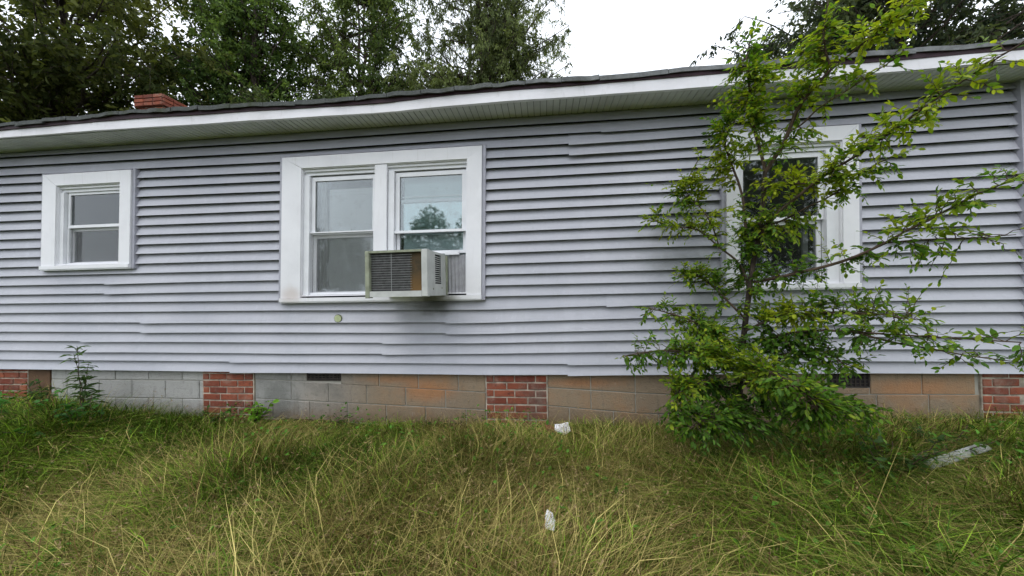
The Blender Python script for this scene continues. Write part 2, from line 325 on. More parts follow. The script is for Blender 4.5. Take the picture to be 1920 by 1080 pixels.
def board(i, x0, x1, seam_start):
    n = max(2, int((x1 - x0) / .22) + 1); mb = MB(); ph = i * 1.7
    big = i in (1, 2) and seam_start
    for k in range(n + 1):
        x = x0 + (x1 - x0) * k / n; e = math.exp(-(x - x0) / .7) if seam_start else 0
        dz = -(.020 if big else .011) * e; pr = (.016 if big else .007) * e
        wv = .0012 * math.sin(x * 2.3 + ph) + .0006 * math.sin(x * 5.1 + 2 * ph)
        zb = lz(i, x) + dz; zt = min(lz(i - 1, x) + .004, 2.494)  # board tops stop low, so the blackened sheathing draws the lap shade
        yb = -.004 - pr + wv; yt = .0370 - pr * .4 + wv * .2
        mb.v += [(x, yb, zb), (x, yt, zt), (x, yb + .0022, zb), (x, yt + .0022, zt)]
    for k in range(n):
        a = k * 4; b = a + 4
        mb.f += [(a, b, b + 1, a + 1), (a + 2, a + 3, b + 3, b + 2), (a, a + 2, b + 2, b), (a + 1, b + 1, b + 3, a + 3)]
    mb.f += [(0, 1, 3, 2), (n * 4, n * 4 + 2, n * 4 + 3, n * 4 + 1)]
    return mb
for i in range(-1, 23):
    cuts = sorted((O[0] - .008, O[1] + .008) for O, I in WIN if lz(i - 1, (O[0] + O[1]) / 2) > I[2] and lz(i, (O[0] + O[1]) / 2) < I[3] + .01)
    spans = []; p = HX0
    for a, b in cuts: spans.append((p, a)); p = b
    spans.append((p, HX1 - .075))
    for a, b in spans:
        pts = [a] + [s for s in SEAM.get(i, []) if a + .1 < s < b - .1] + [b]; pts.sort()
        for j in range(len(pts) - 1):
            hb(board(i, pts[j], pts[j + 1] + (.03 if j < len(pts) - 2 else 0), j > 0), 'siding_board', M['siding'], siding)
hb(MB().box(HX1 - .085, HX1 + .004, -.02, .09, .085, 2.49).box(HX1 - .078, HX1 + .002, .0905, HY1, .085, 2.49), 'corner_post', M['channel'], siding)
pl = MB().tube([(-2.028, -.006, .606), (-2.028, .02, .606)], .036, .036, 20); pl.sm = False
hb(pl, 'round_plug', M['plug'], siding, label='pale green round plug in a hole through the siding')
ring = MB()
for k in range(20):
    a0, a1 = 2 * math.pi * k / 20, 2 * math.pi * (k + 1) / 20
    P = [(-2.028 + r * math.cos(a), y, .606 + r * math.sin(a)) for a in (a0, a1) for r, y in ((.037, -.0065), (.041, -.003))]
    ring.add(P, [(0, 2, 3, 1)])
hb(ring, 'hole_rim', M['black'], siding)

# windows
def shear(O, s=.022):
    zm = (O[2] + O[3]) / 2
    return lambda x, y, z: (x + s * (z - zm), y, z)
def frame(mb, a, b, c, d, t, y0, y1, tb=None, tt=None, tl=None, tr=None):   # rectangular frame a..b, c..d
    tb = tb or t; tt = tt or t; tl = tl or t; tr = tr or t
    mb.box(a, a + tl, y0, y1, c, d).box(b - tr, b, y0, y1, c, d).box(a + tl, b - tr, y0, y1, c, c + tb).box(a + tl, b - tr, y0, y1, d - tt, d)
    return mb
def window(label, O, I, mull=None):
    tf = shear(O); x0, x1, z0, z1 = O; a, b, c, d = I
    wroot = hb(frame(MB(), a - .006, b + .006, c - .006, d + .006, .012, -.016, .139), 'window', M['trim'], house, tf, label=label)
    W = lambda mb, n, m, **k: hb(mb, n, m, wroot, tf, **k)
    yf, yb = -.030, .057
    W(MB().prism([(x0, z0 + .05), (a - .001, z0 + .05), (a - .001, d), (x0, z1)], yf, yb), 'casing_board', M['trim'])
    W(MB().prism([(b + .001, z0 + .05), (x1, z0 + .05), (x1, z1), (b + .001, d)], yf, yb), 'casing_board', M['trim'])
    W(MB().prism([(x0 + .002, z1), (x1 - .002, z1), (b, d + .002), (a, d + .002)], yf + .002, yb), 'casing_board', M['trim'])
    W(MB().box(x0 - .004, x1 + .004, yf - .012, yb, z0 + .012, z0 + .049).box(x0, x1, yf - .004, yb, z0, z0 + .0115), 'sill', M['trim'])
    W(MB().box(x0 - .034, x0 - .002, -.014, .056, z0, z1 + .012), 'side_channel', M['channel']); W(MB().box(x1 + .002, x1 + .034, -.014, .056, z0, z1 + .012), 'side_channel', M['channel'])
    W(MB().box(x0 - .034, x1 + .034, -.016, .056, z1 + .0122, z1 + .018), 'head_flashing', M['channel'])
    W(MB().box(a + .007, b - .007, -.001, .05, d - .030, d - .0065).box(a + .007, b - .007, .016, .06, d - .062, d - .0305), 'head_stop', M['vinyl'])
    return wroot, W
def sash(W, a, b, c, d, t, y, glassm, tb=None, tt=None):
    W(frame(MB(), a, b, c, d, t, y, y + .03, tb, tt), 'sash_frame', M['vinyl'])
    W(MB().box(a + t - .002, b - t + .002, y + .012, y + .016, c + (tb or t) - .002, d - (tt or t) + .002), 'glass_pane', glassm)
def blind(W, a, b, c, d, y, mat, pitch=.034, tilt=.5):
    mb = MB(); z = d; n = 0
    while z > c:
        mb.add([(a, y + .006, z), (b, y + .006, z), (b, y, z - pitch * 1.05), (a, y, z - pitch * 1.05)], [(0, 1, 2, 3)]); z -= pitch
    W(mb, 'blind', mat)
# small left window
wr, W = window('small white double-hung window with a half-drawn blind at the left end', *WIN[0])
sash(W, -5.16, -4.445, 1.618, 2.005, .028, .03, M['glass'], .03, .028); sash(W, -5.165, -4.445, 1.222, 1.616, .030, .062, M['glass'], .028, .03)
W(MB().box(-5.214, -5.167, .0, .06, 1.222, 2.0), 'jamb_track', M['vinyl'])
W(frame(MB(), -5.163, -4.447, 1.224, 1.635, .02, .028, .05, .012, .018), 'screen_frame', M['vinyl']); W(MB().box(-5.14, -4.47, .038, .0395, 1.235, 1.617), 'insect_screen', M['screen'])
blind(W, -4.95, -4.46, 1.58, 1.93, .122, M['blind'])
W(MB().box(-5.15, -4.99, .15, .17, 1.24, 1.98), 'curtain', M['curtain'])
W_left = W
# double window
wr, W = window('wide white double window holding the air conditioner', *WIN[1])
tf1 = shear(WIN[1][0])
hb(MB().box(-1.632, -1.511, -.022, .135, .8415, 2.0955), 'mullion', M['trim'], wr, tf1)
sash(W, -2.325, -1.640, 1.446, 2.025, .040, .03, M['glass'], .026, .04)
W(MB().box(-2.386, -2.328, .002, .06, .842, 2.04), 'jamb_track', M['vinyl']); W(MB().box(-1.6395, -1.633, .002, .06, .842, 2.04), 'jamb_track', M['vinyl'])
sash(W, -2.327, -1.640, .845, 1.444, .035, .064, M['glass'], .028, .03)
W(frame(MB(), -2.384, -1.634, .843, 1.472, .03, .018, .0295, .022, .012), 'screen_frame', M['vinyl']); W(MB().box(-2.355, -1.664, .022, .0235, .864, 1.461), 'insect_screen', M['screen'])
blind(W, -2.20, -1.67, 1.40, 1.93, .125, M['blind'])
cu = MB(); n = 14
for k in range(n + 1):
    x = -2.29 + .07 * k / n; cu.v += [(x, .104 + .005 * math.sin(k * 1.3), 2.0), (x + .055 * k / n, .104 + .005 * math.sin(k * 1.3 + 1), .88)]
for k in range(n): cu.f.append((2 * k, 2 * k + 2, 2 * k + 3, 2 * k + 1))
W(cu, 'curtain', M['curtain'])
def sheer(W, xa, xb, za, zb, y, seed):                      # loose pale cloth hanging in soft folds
    mb = MB(); nx, nz = 40, 10; rr = random.Random(seed); ph = [rr.uniform(0, 6) for _ in range(4)]
    for j in range(nz + 1):
        for i in range(nx + 1):
            u, t = i / nx, j / nz; f = .006 * math.sin(u * 17 + t * 2.2 + ph[0]) + .004 * math.sin(u * 31 - t * 3 + ph[1]) + .006 * math.sin((u - t) * 7 + ph[2])
            mb.v.append((xa + (xb - xa) * u + .01 * t * math.sin(u * 9 + ph[3]), y + f, zb + (za - zb) * t))
    for j in range(nz):
        for i in range(nx): a = j * (nx + 1) + i; mb.f.append((a, a + 1, a + nx + 2, a + nx + 1))
    mb.sm = True; W(mb, 'sheer_curtain', M['blind'])
sheer(W, -2.21, -1.665, .87, 1.43, .106, 3)
sash(W, -1.445, -.735, 1.430, 2.025, .043, .03, M['glass_coated'], .022, .042)
W(MB().box(-1.505, -1.448, .002, .06, .842, 2.04), 'jamb_track', M['vinyl']); W(MB().box(-.732, -.7235, .002, .06, .842, 2.04), 'jamb_track', M['vinyl'])
sash(W, -1.445, -.74, 1.225, 1.765, .032, .064, M['glass_coated'], .03, .03)
W(MB().box(-1.452, -.722, .012, .029, 1.428, 1.452), 'meeting_rail', M['vinyl'])
W(MB().box(-1.43, -1.395, .14, .18, 1.2, 2.0), 'curtain', M['black'])
blind(W, -1.39, -.75, 1.0, 2.0, .108, M['blind_teal'], .05)
W(MB().box(-1.40, -.75, .098, .1065, 1.795, 1.81), 'blind_rail', M['blind'])
sheer(W_left, -4.97, -4.47, 1.24, 1.60, .106, 5)
# right window behind the sapling
wr, W = window('white window with dark panes behind the sapling', *WIN[2])
sash(W, 1.725, 2.425, 1.418, 2.01, .042, .03, M['glass'], .034, .045); sash(W, 1.725, 2.425, .866, 1.416, .036, .062, M['glass'], .03, .03)
W(MB().box(1.71, 1.722, .0, .06, .866, 2.0), 'jamb_track', M['vinyl']); W(MB().box(2.428, 2.523, .004, .06, .866, 2.01), 'jamb_track', M['vinyl'])
W(MB().box(2.34, 2.385, .15, .17, .88, 1.42), 'curtain', M['curtain'])

# foundation
fnd = hb(MB().box(HX0 + .05, HX1 - .04, .056, .24, -.9, .098).box(HX0 + .05, HX0 + .2, .2405, HY1 - .1, -.9, .098).box(HX1 - .19, HX1 - .04, .2405, HY1 - .1, -.9, .098), 'foundation_wall', M['mortar'], label='low concrete block foundation wall with clay stains')
def courses(xa, xb, lines, L=.40, g=.009):
    for r in range(len(lines) - 1):
        f1, f0 = lines[r], lines[r + 1]; x = xa - (L / 2 if r % 2 else .0) ; first = True
        while x < xb - .02:
            p, q_ = max(x, xa) + g / 2, min(x + L, xb) - g / 2; x += L
            if q_ - p < .03: continue
            e = .003 * random.random(); mb = MB(); y0 = .049 - e; bv = .004
            P = [(p, f0(p) + g / 2), (q_, f0(q_) + g / 2), (q_, f1(q_) - g / 2), (p, f1(p) - g / 2)]
            ins = [(p + bv, P[0][1] + bv), (q_ - bv, P[1][1] + bv), (q_ - bv, P[2][1] - bv), (p + bv, P[3][1] - bv)]
            mb.v = [(a, y0 + bv, b) for a, b in P] + [(a, y0, b) for a, b in ins] + [(a, .07, b) for a, b in P]
            mb.f = [(4, 5, 6, 7)] + [(k, (k + 1) % 4, (k + 1) % 4 + 4, k + 4) for k in range(4)] + [(k, k + 8, (k + 1) % 4 + 8, (k + 1) % 4) for k in range(4)]
            hb(mb, 'concrete_block', M['block'], fnd)
def ln(*pts):
    xs_, zs_ = [p[0] for p in pts], [p[1] for p in pts]; return lambda x: float(np.interp(x, xs_, zs_))
cst = lambda z: (lambda x: z)
courses(-2.97, -2.40, [cst(.096), ln((-2.97, -.016), (-2.4, -.03))]); courses(-2.04, -.575, [cst(.096), ln((-2.04, -.055), (-.575, -.119))])
courses(-2.97, -.575, [ln((-2.97, -.016), (-2.4, -.03), (-.575, -.119)), ln((-2.97, -.206), (-.575, -.285)), ln((-2.97, -.40), (-.575, -.47)), ln((-2.97, -.6), (-.575, -.67))])
l1 = ln((.01, -.067), (1.1, -.123), (2.57, -.10), (3.6, -.09)); l2 = ln((.01, -.235), (.9, -.298), (2.5, -.29), (3.6, -.28)); l3 = ln((.01, -.43), (3.6, -.47))
courses(.01, 2.43, [cst(.096), l1]); courses(2.76, 3.59, [cst(.096), l1]); courses(2.43, 2.76, [cst(-.04), l1]); courses(.01, 3.59, [l1, l2, l3])
courses(-5.40, -3.555, [cst(.096), cst(-.03), cst(-.22), cst(-.41), cst(-.6)]); courses(-10.1, -6.3, [cst(.096), cst(-.03), cst(-.22), cst(-.41)])
hb(MB().box(-5.68, -5.405, .04, .075, -.6, .096), 'access_panel', M['ply'], fnd, label='dark brown access board beside the leftmost brick pier')
def vent(x0, x1, z0, z1):
    v = hb(MB().box(x0, x1, .0535, .06, z0, z1), 'vent', M['black'], fnd, label=None)
    mb = frame(MB(), x0, x1, z0, z1, .012, .046, .07); n = 9
    for k in range(1, n):
        x = x0 + (x1 - x0) * k / n; mb.box(x - .006, x + .006, .05, .06, z0 + .012, z1 - .012)
    for k in range(1, 4):
        z = z0 + (z1 - z0) * k / 4; mb.box(x0 + .012, x1 - .012, .0505, .0595, z - .004, z + .004)
    hb(mb, 'vent_grille', M['vent'], fnd)
vent(-2.40, -2.04, -.02, .062); vent(2.43, 2.76, -.038, .09)
bmesh_cache = {}
def brick_mesh(L):
    k = round(L, 3)
    if k not in bmesh_cache: bmesh_cache[k] = MB().cbox(-L / 2, L / 2, 0, .05, -.0285, .0285, .004).mesh('brick', M['brick'])
    return bmesh_cache[k]
def pier(xa, xb, label):
    p = hb(MB().box(xa - .012, xb + .012, .040, .12, -.8, .097), 'brick_pier', M['brick_mortar'], label=label)
    z = .085; r = 0; L = .186; g = .011
    while z > -.62:
        x = xa if r % 2 == 0 else xa - (L + g) * .62
        while x < xb - .02:
            s, e = max(x, xa), min(x + L, xb); x += L + g
            if e - s < .03: continue
            o = bpy.data.objects.new('brick', brick_mesh(e - s)); o.parent = p
            o.location = ((s + e) / 2, .033 + random.uniform(-.003, .003), z + random.uniform(-.002, .002)); o.rotation_euler = (random.uniform(-.02, .02), random.uniform(-.012, .012), random.uniform(-.012, .012)); COL.objects.link(o)
        z -= .0695; r += 1
pier(-3.542, -2.985, 'brick pier left of the wide window'); pier(-.563, .0, 'brick pier below the right edge of the wide window'); pier(3.60, 3.90, 'brick pier at the right corner'); pier(-6.25, -5.69, 'brick pier at the left edge')

# eave: soffit, fascia, drip edge, shingles, roof, chimney
EX0, EX1, OV = -10.6, 4.42, -.25
sof = hb(MB().box(EX0, EX1, OV + .02, .034, 2.4995, 2.52).box(HX1 + .01, EX1, .0345, HY1 + .2, 2.4995, 2.52), 'soffit', M['soffit_dark'], label='grooved pale soffit under the eave')
sbm = MB().box(-.0245, .0245, OV + .024, .03, 2.493, 2.499).box(-.0285, -.0247, OV + .024, .03, 2.4965, 2.499).mesh('soffit_board', M['soffit'])
x = -8.6
while x < EX1 - .03:
    o = bpy.data.objects.new('soffit_board', sbm); o.parent = sof; o.location = (x, 0, random.uniform(-.0008, .0008)); COL.objects.link(o); x += .0575
FX = [-10.6, -5.5, -3.96, -2.55, -1.81, -1.279]; FT = [2.59, 2.588, 2.600, 2.580, 2.568, 2.566]; FB = [2.50, 2.503, 2.500, 2.482, 2.476, 2.473]
GX = [-1.279, -.767, -.06, 1.169, 1.665, 2.454, 3.015, 3.63, 4.42]; GT = [2.594, 2.590, 2.588, 2.592, 2.590, 2.587, 2.592, 2.594, 2.596]; GB = [2.471, 2.484, 2.486, 2.482, 2.478, 2.492, 2.494, 2.506, 2.51]
def fboard(fx, ft, fb, xa, xb, yo=0):
    n = int((xb - xa) / .25) + 1; mb = MB()
    for k in range(n + 1):
        x = xa + (xb - xa) * k / n; t, b = np.interp(x, fx, ft), np.interp(x, fx, fb); wv = .004 * math.sin(x * 3.1) + .003 * math.sin(x * 7.3)
        mb.v += [(x, OV - .004 + wv + yo, b), (x, OV + wv * .5 + yo, t), (x, OV + .022, t), (x, OV + .022, b)]
    for k in range(n):
        a = 4 * k; mb.f += [(a, a + 4, a + 5, a + 1), (a + 1, a + 5, a + 6, a + 2), (a + 2, a + 6, a + 7, a + 3), (a + 3, a + 7, a + 4, a)]
    mb.f += [(0, 1, 2, 3), (4 * n, 4 * n + 3, 4 * n + 2, 4 * n + 1)]
    return mb
fas = hb(MB().box(EX0, EX1, OV + .0225, OV + .04, 2.50, 2.60), 'fascia', M['sheath'])
hb(fboard(FX, FT, FB, EX0, -4.4), 'fascia_board', M['fascia'], fas); hb(fboard(FX, FT, FB, -4.402, -1.27, -.002), 'fascia_board', M['fascia'], fas)
hb(fboard(GX, GT, GB, -1.3, 1.55, -.004), 'fascia_board', M['fascia'], fas); hb(fboard(GX, GT, GB, 1.54, EX1, -.007), 'fascia_board', M['fascia'], fas)
SL = .33
def eave_top(x): return float(np.interp(x, [-10.6, -5.5, -4.56, -3.96, -3.1, -1.81, -.67, 1.1, 2.83, 4.4], [2.63, 2.635, 2.648, 2.662, 2.650, 2.615, 2.635, 2.643, 2.650, 2.650]))
roof = MB(); RY = 3.2; n = 60
for k in range(n + 1):
    x = EX0 + (EX1 - EX0) * k / n; e = eave_top(x) - .026; rz = 2.62 + SL * (RY - OV)
    roof.v += [(x, OV - .008, e - .012), (x, OV - .008, e), (x, RY, rz), (x, 2 * RY - OV, 2.62), (x, 2 * RY - OV, 2.60), (x, RY, rz - .03)]
for k in range(n):
    a = 6 * k
    for j in range(6): roof.f.append((a + j, a + (j + 1) % 6, a + 6 + (j + 1) % 6, a + 6 + j))
roof.f += [tuple(range(6)), tuple(6 * n + j for j in (5, 4, 3, 2, 1, 0))]
roof.add([(HX0 + .05, 0, 2.5), (HX0 + .05, 2 * RY, 2.5), (HX0 + .05, RY, 3.70)], [(0, 1, 2)]); roof.add([(HX1 - .08, 0, 2.5), (HX1 - .08, 2 * RY, 2.5), (HX1 - .08, RY, 3.70)], [(0, 1, 2)])
roofo = hb(roof, 'roof', M['shingle'], label='low grey asphalt roof with a curling eave edge')
dr = MB(); n = 70
for k in range(n + 1):
    x = EX0 + (EX1 - EX0) * k / n; e = eave_top(x) - .024; t = np.interp(x, FX + GX[1:], FT + GT[1:]) - .012
    dr.v += [(x, OV - .012, min(t, e - .02)), (x, OV - .016, e), (x, OV + .01, e), (x, OV + .01, min(t, e - .02))]
for k in range(n):
    a = 4 * k; dr.f += [(a + j, a + (j + 1) % 4, a + 4 + (j + 1) % 4, a + 4 + j) for j in range(4)]
hb(dr, 'drip_edge', M['drip'], roofo)
x = -9.2
while x < EX1 - .1:                                         # eave course of shingles, each curling a little
    wd = random.uniform(.26, .34) if x < .3 else random.uniform(.5, .75); wd = min(wd, EX1 - x); mb = MB(); th = random.uniform(.030, .040)
    ea = eave_top(x) + random.uniform(-.003, .004); eb = eave_top(x + wd) + random.uniform(-.003, .004); drp = random.uniform(.0, .007); yo = random.uniform(-.008, .006)
    m = 5
    for k in range(m + 1):
        t = k / m; xx = x + .003 + (wd - .006) * t; e = ea + (eb - ea) * t + .004 * math.sin(t * 6 + x * 5)
        y0 = OV - .034 + yo + .004 * math.sin(t * 9 + x * 3)
        mb.v += [(xx, y0, e - th - drp), (xx, y0, e - drp), (xx, y0 + .05, e + .012), (xx, y0 + .30, e + .30 * SL), (xx, y0 + .30, e + .30 * SL - .02), (xx, y0 + .05, e - th + .012)]
    for k in range(m):
        a = 6 * k; mb.f += [(a + j, a + (j + 1) % 6, a + 6 + (j + 1) % 6, a + 6 + j) for j in range(6)]
    mb.f += [tuple(range(6)), tuple(6 * m + j for j in (5, 4, 3, 2, 1, 0))]
    hb(mb, 'shingle', M['shingle'], roofo); x += wd
ch = hb(MB().box(-7.60, -7.11, 2.46, 2.89, 3.2, 4.62).box(-7.5, -7.2, 2.55, 2.8, 4.62, 4.65), 'chimney', M['brick_mortar'], label='short red brick chimney above the roof edge')
cbm = MB().cbox(-.093, .093, -.015, .04, -.03, .03, .004).mesh('brick', M['brick'])
z = 4.65; r = 0
while z > 3.9:
    k_ = .05 if r < 3 else 0
    for face in range(4):
        wdt, cx, cy, rz = [(.49 + 2 * k_, -7.355, 2.46 - k_, 0), (.43 + 2 * k_, -7.11 + k_, 2.675, math.pi / 2), (.49 + 2 * k_, -7.355, 2.89 + k_, math.pi), (.43 + 2 * k_, -7.60 - k_, 2.675, -math.pi / 2)][face]
        nn = 3 if wdt > .45 else 2
        for j in range(nn):
            u = -wdt / 2 + wdt * (j + .5) / nn; o = bpy.data.objects.new('brick', cbm); o.parent = ch
            o.scale = ((wdt / nn - .01) / .186, 1, 1); o.rotation_euler = (0, 0, rz); o.location = (cx + u * math.cos(rz), cy + u * math.sin(rz), z); COL.objects.link(o)
    z -= .072; r += 1

# ------------------------------------------------------------------ window air conditioner
AZ = .815
ac = empty('air_conditioner', (-1.205, 0.0, AZ), math.radians(-3.5), label='beige window air conditioner with rusty grille jutting out below the raised sash', cat='air conditioner')
w2, D, H = .275, .43, .385; B = lambda mb, n, m, **k: mb.build(n, m, ac, **k)
body = MB().box(-w2, w2, -D + .03, .10, H - .004, H).box(-w2, w2, -D + .03, .10, 0.0, .004).box(-w2, -w2 + .004, -D + .03, .10, .0045, H - .0045).box(-w2 + .005, w2 - .09, -D + .10, -D + .11, .005, H - .005)
B(body, 'casing', M['ac_metal'])
B(MB().cbox(-w2 - .004, -w2 + .034, -D - .006, -D + .05, -.012, H + .003, .004), 'corner_post', M['ac_moss'], label='mossy left corner post')
B(MB().cbox(w2 - .05, w2 + .003, -D, -D + .05, -.004, H + .003, .004), 'corner_post', M['ac_metal'])
B(MB().box(-w2 + .0345, w2 - .0505, -D - .002, -D + .05, H - .016, H + .0025), 'top_rail', M['ac_moss'])
B(MB().box(-w2 + .0345, w2 - .0505, -D + .001, -D + .05, -.003, .045), 'bottom_rail', M['ac_metal'])
B(MB().box(-w2 + .035, .115, -D + .030, -D + .045, .046, H - .017), 'condenser_coil', M['fins'], label='dirty dark condenser fins')
B(MB().box(.116, w2 - .051, -D + .026, -D + .045, .046, H - .017), 'rust_plate', M['rust'], label='rust streaked plate beside the condenser fins')
wm = MB().box(-w2 + .035, .135, -D + .0165, -D + .0205, -.0011, .0011).mesh('guard_wire', M['wire'])
for k in range(15):
    o = bpy.data.objects.new('guard_wire', wm); o.location = (0, 0, .062 + k * .0205); put(o, ac)
B(MB().box(-.05, -.047, -D + .013, -D + .0163, .046, H - .017), 'wire_brace', M['wire'])
# right side: panel with a column of slots
mb = MB(); y0, y1, ya, yb = -D + .0505, .10, -.255, -.115; zz = [.105 + k * .0185 for k in range(15)]
mb.box(w2 - .004, w2, y0, ya, .0045, H - .0045).box(w2 - .004, w2, yb, y1, .0045, H - .0045).box(w2 - .004, w2, ya, yb, .0045, zz[0]).box(w2 - .004, w2, ya, yb, zz[-1], H - .0045)
B(mb, 'side_panel', M['ac_metal']); B(MB().box(w2 - .03, w2 - .02, ya - .02, yb + .02, .09, H - .01), 'slot_cavity', M['black'])
sm_ = MB().add([(w2 - .004, ya, -.0045), (w2, ya, -.0045), (w2, yb, -.0045), (w2 - .004, yb, -.0045), (w2 - .004, ya, .0015), (w2, ya, .0015), (w2, yb, .0015), (w2 - .004, yb, .0015)], [(0, 3, 2, 1), (4, 5, 6, 7), (0, 1, 5, 4), (1, 2, 6, 5), (2, 3, 7, 6), (3, 0, 4, 7)]).mesh('slat', M['ac_metal'])
for k in range(1, 14):
    o = bpy.data.objects.new('slat', sm_); o.location = (0, 0, zz[k]); put(o, ac)
for yy, zz_ in ((-.30, .06), (-.10, .07)):
    t = MB().tube([(w2 - .002, yy, zz_), (w2 + .003, yy, zz_)], .009, .008, 10); B(t, 'screw', M['ac_moss'])
B(MB().box(w2 + .0005, w2 + .016, .0, .02, .004, H - .01), 'mounting_flange', M['ac_moss'])
mb = MB(); m = 9
for k in range(m + 1):
    x = w2 + .017 + .165 * k / m; y = .034 + (.010 if k % 2 else 0); mb.v += [(x, y, .02), (x, y, H + .0), (x, y + .004, .02), (x, y + .004, H + .0)]
for k in range(m):
    a = 4 * k; mb.f += [(a, a + 4, a + 5, a + 1), (a + 2, a + 3, a + 7, a + 6)]
B(mb, 'accordion_panel', M['accordion'])
mb = MB()
for k in range(m + 1):
    x = -w2 - .005 - .03 * k / m; y = .034 + (.010 if k % 2 else 0); mb.v += [(x, y, .02), (x, y, H)]
for k in range(m): mb.f.append((2 * k, 2 * k + 1, 2 * k + 3, 2 * k + 2))
B(mb, 'accordion_panel', M['accordion'])
B(MB().box(w2 - .005, w2 + .13, .005, .03, H + .001, H + .03), 'top_bracket', M['vinyl'])
# ------------------------------------------------------------------ leaves and trees
def unit(v): return v / (np.linalg.norm(v, axis=-1, keepdims=True) + 1e-9)
def leaf_cloud(base, axis, size, wid, nrm, fold=.25):      # diamonds: base, left, tip, right ; 2 tris each
    axis = unit(axis); side = unit(np.cross(axis, nrm)); nn = np.cross(side, axis)
    L = size[:, None]; Wd = wid[:, None]
    m = base + axis * L * .45 - nn * L * .06 * 0
    v = np.stack([base, m + side * Wd * .5 + nn * Wd * fold, base + axis * L, m - side * Wd * .5 + nn * Wd * fold], 1)
    n = len(base); i = np.arange(n)[:, None] * 4
    t = np.concatenate([i + np.array([[0, 1, 2]]), i + np.array([[0, 2, 3]])])
    return v.reshape(-1, 3), t
def rand_dirs(n, r=rng): return unit(r.normal(size=(n, 3)))
def tube_np(pts, r0, r1, k=4):
    P = np.asarray(pts, float); n = len(P); T = unit(np.gradient(P, axis=0)); up = np.array([.3, .2, 1.]) if abs(T[0][2]) < .9 else np.array([1., 0, 0])
    A = unit(np.cross(T, up)); Bv = np.cross(T, A); a = np.linspace(0, 2 * math.pi, k, endpoint=False); R = np.linspace(r0, r1, n)[:, None, None]
    v = P[:, None] + (A[:, None] * np.cos(a)[None, :, None] + Bv[:, None] * np.sin(a)[None, :, None]) * R
    i = np.arange(n - 1)[:, None] * k; j = np.arange(k)[None]; jn = (j + 1) % k
    q = np.stack([i + j, i + jn, i + k + jn, i + k + j], -1).reshape(-1, 4)
    return v.reshape(-1, 3), np.concatenate([q[:, [0, 1, 2]], q[:, [0, 2, 3]]])
class Soup:
    def __init__(s): s.v = []; s.t = []; s.c = []; s.n = 0
    def add(s, v, t, c=None):
        s.v.append(v); s.t.append(t + s.n); s.n += len(v)
        if c is not None: s.c.append(np.broadcast_to(c, (len(v), 3)))
    def mesh(s, name, mat, smooth=False): return np_mesh(name, np.concatenate(s.v), np.concatenate(s.t), mat, np.concatenate(s.c) if s.c else None, smooth)
def bez(a, b, lift, n=7, jit=.0, r=rng):
    t = np.linspace(0, 1, n)[:, None]; a, b = np.asarray(a, float), np.asarray(b, float); mid = (a + b) / 2 + np.asarray(lift, float)
    p = (1 - t) ** 2 * a + 2 * t * (1 - t) * mid + t ** 2 * b
    if jit: p[1:-1] += r.normal(size=(n - 2, 3)) * jit
    return p
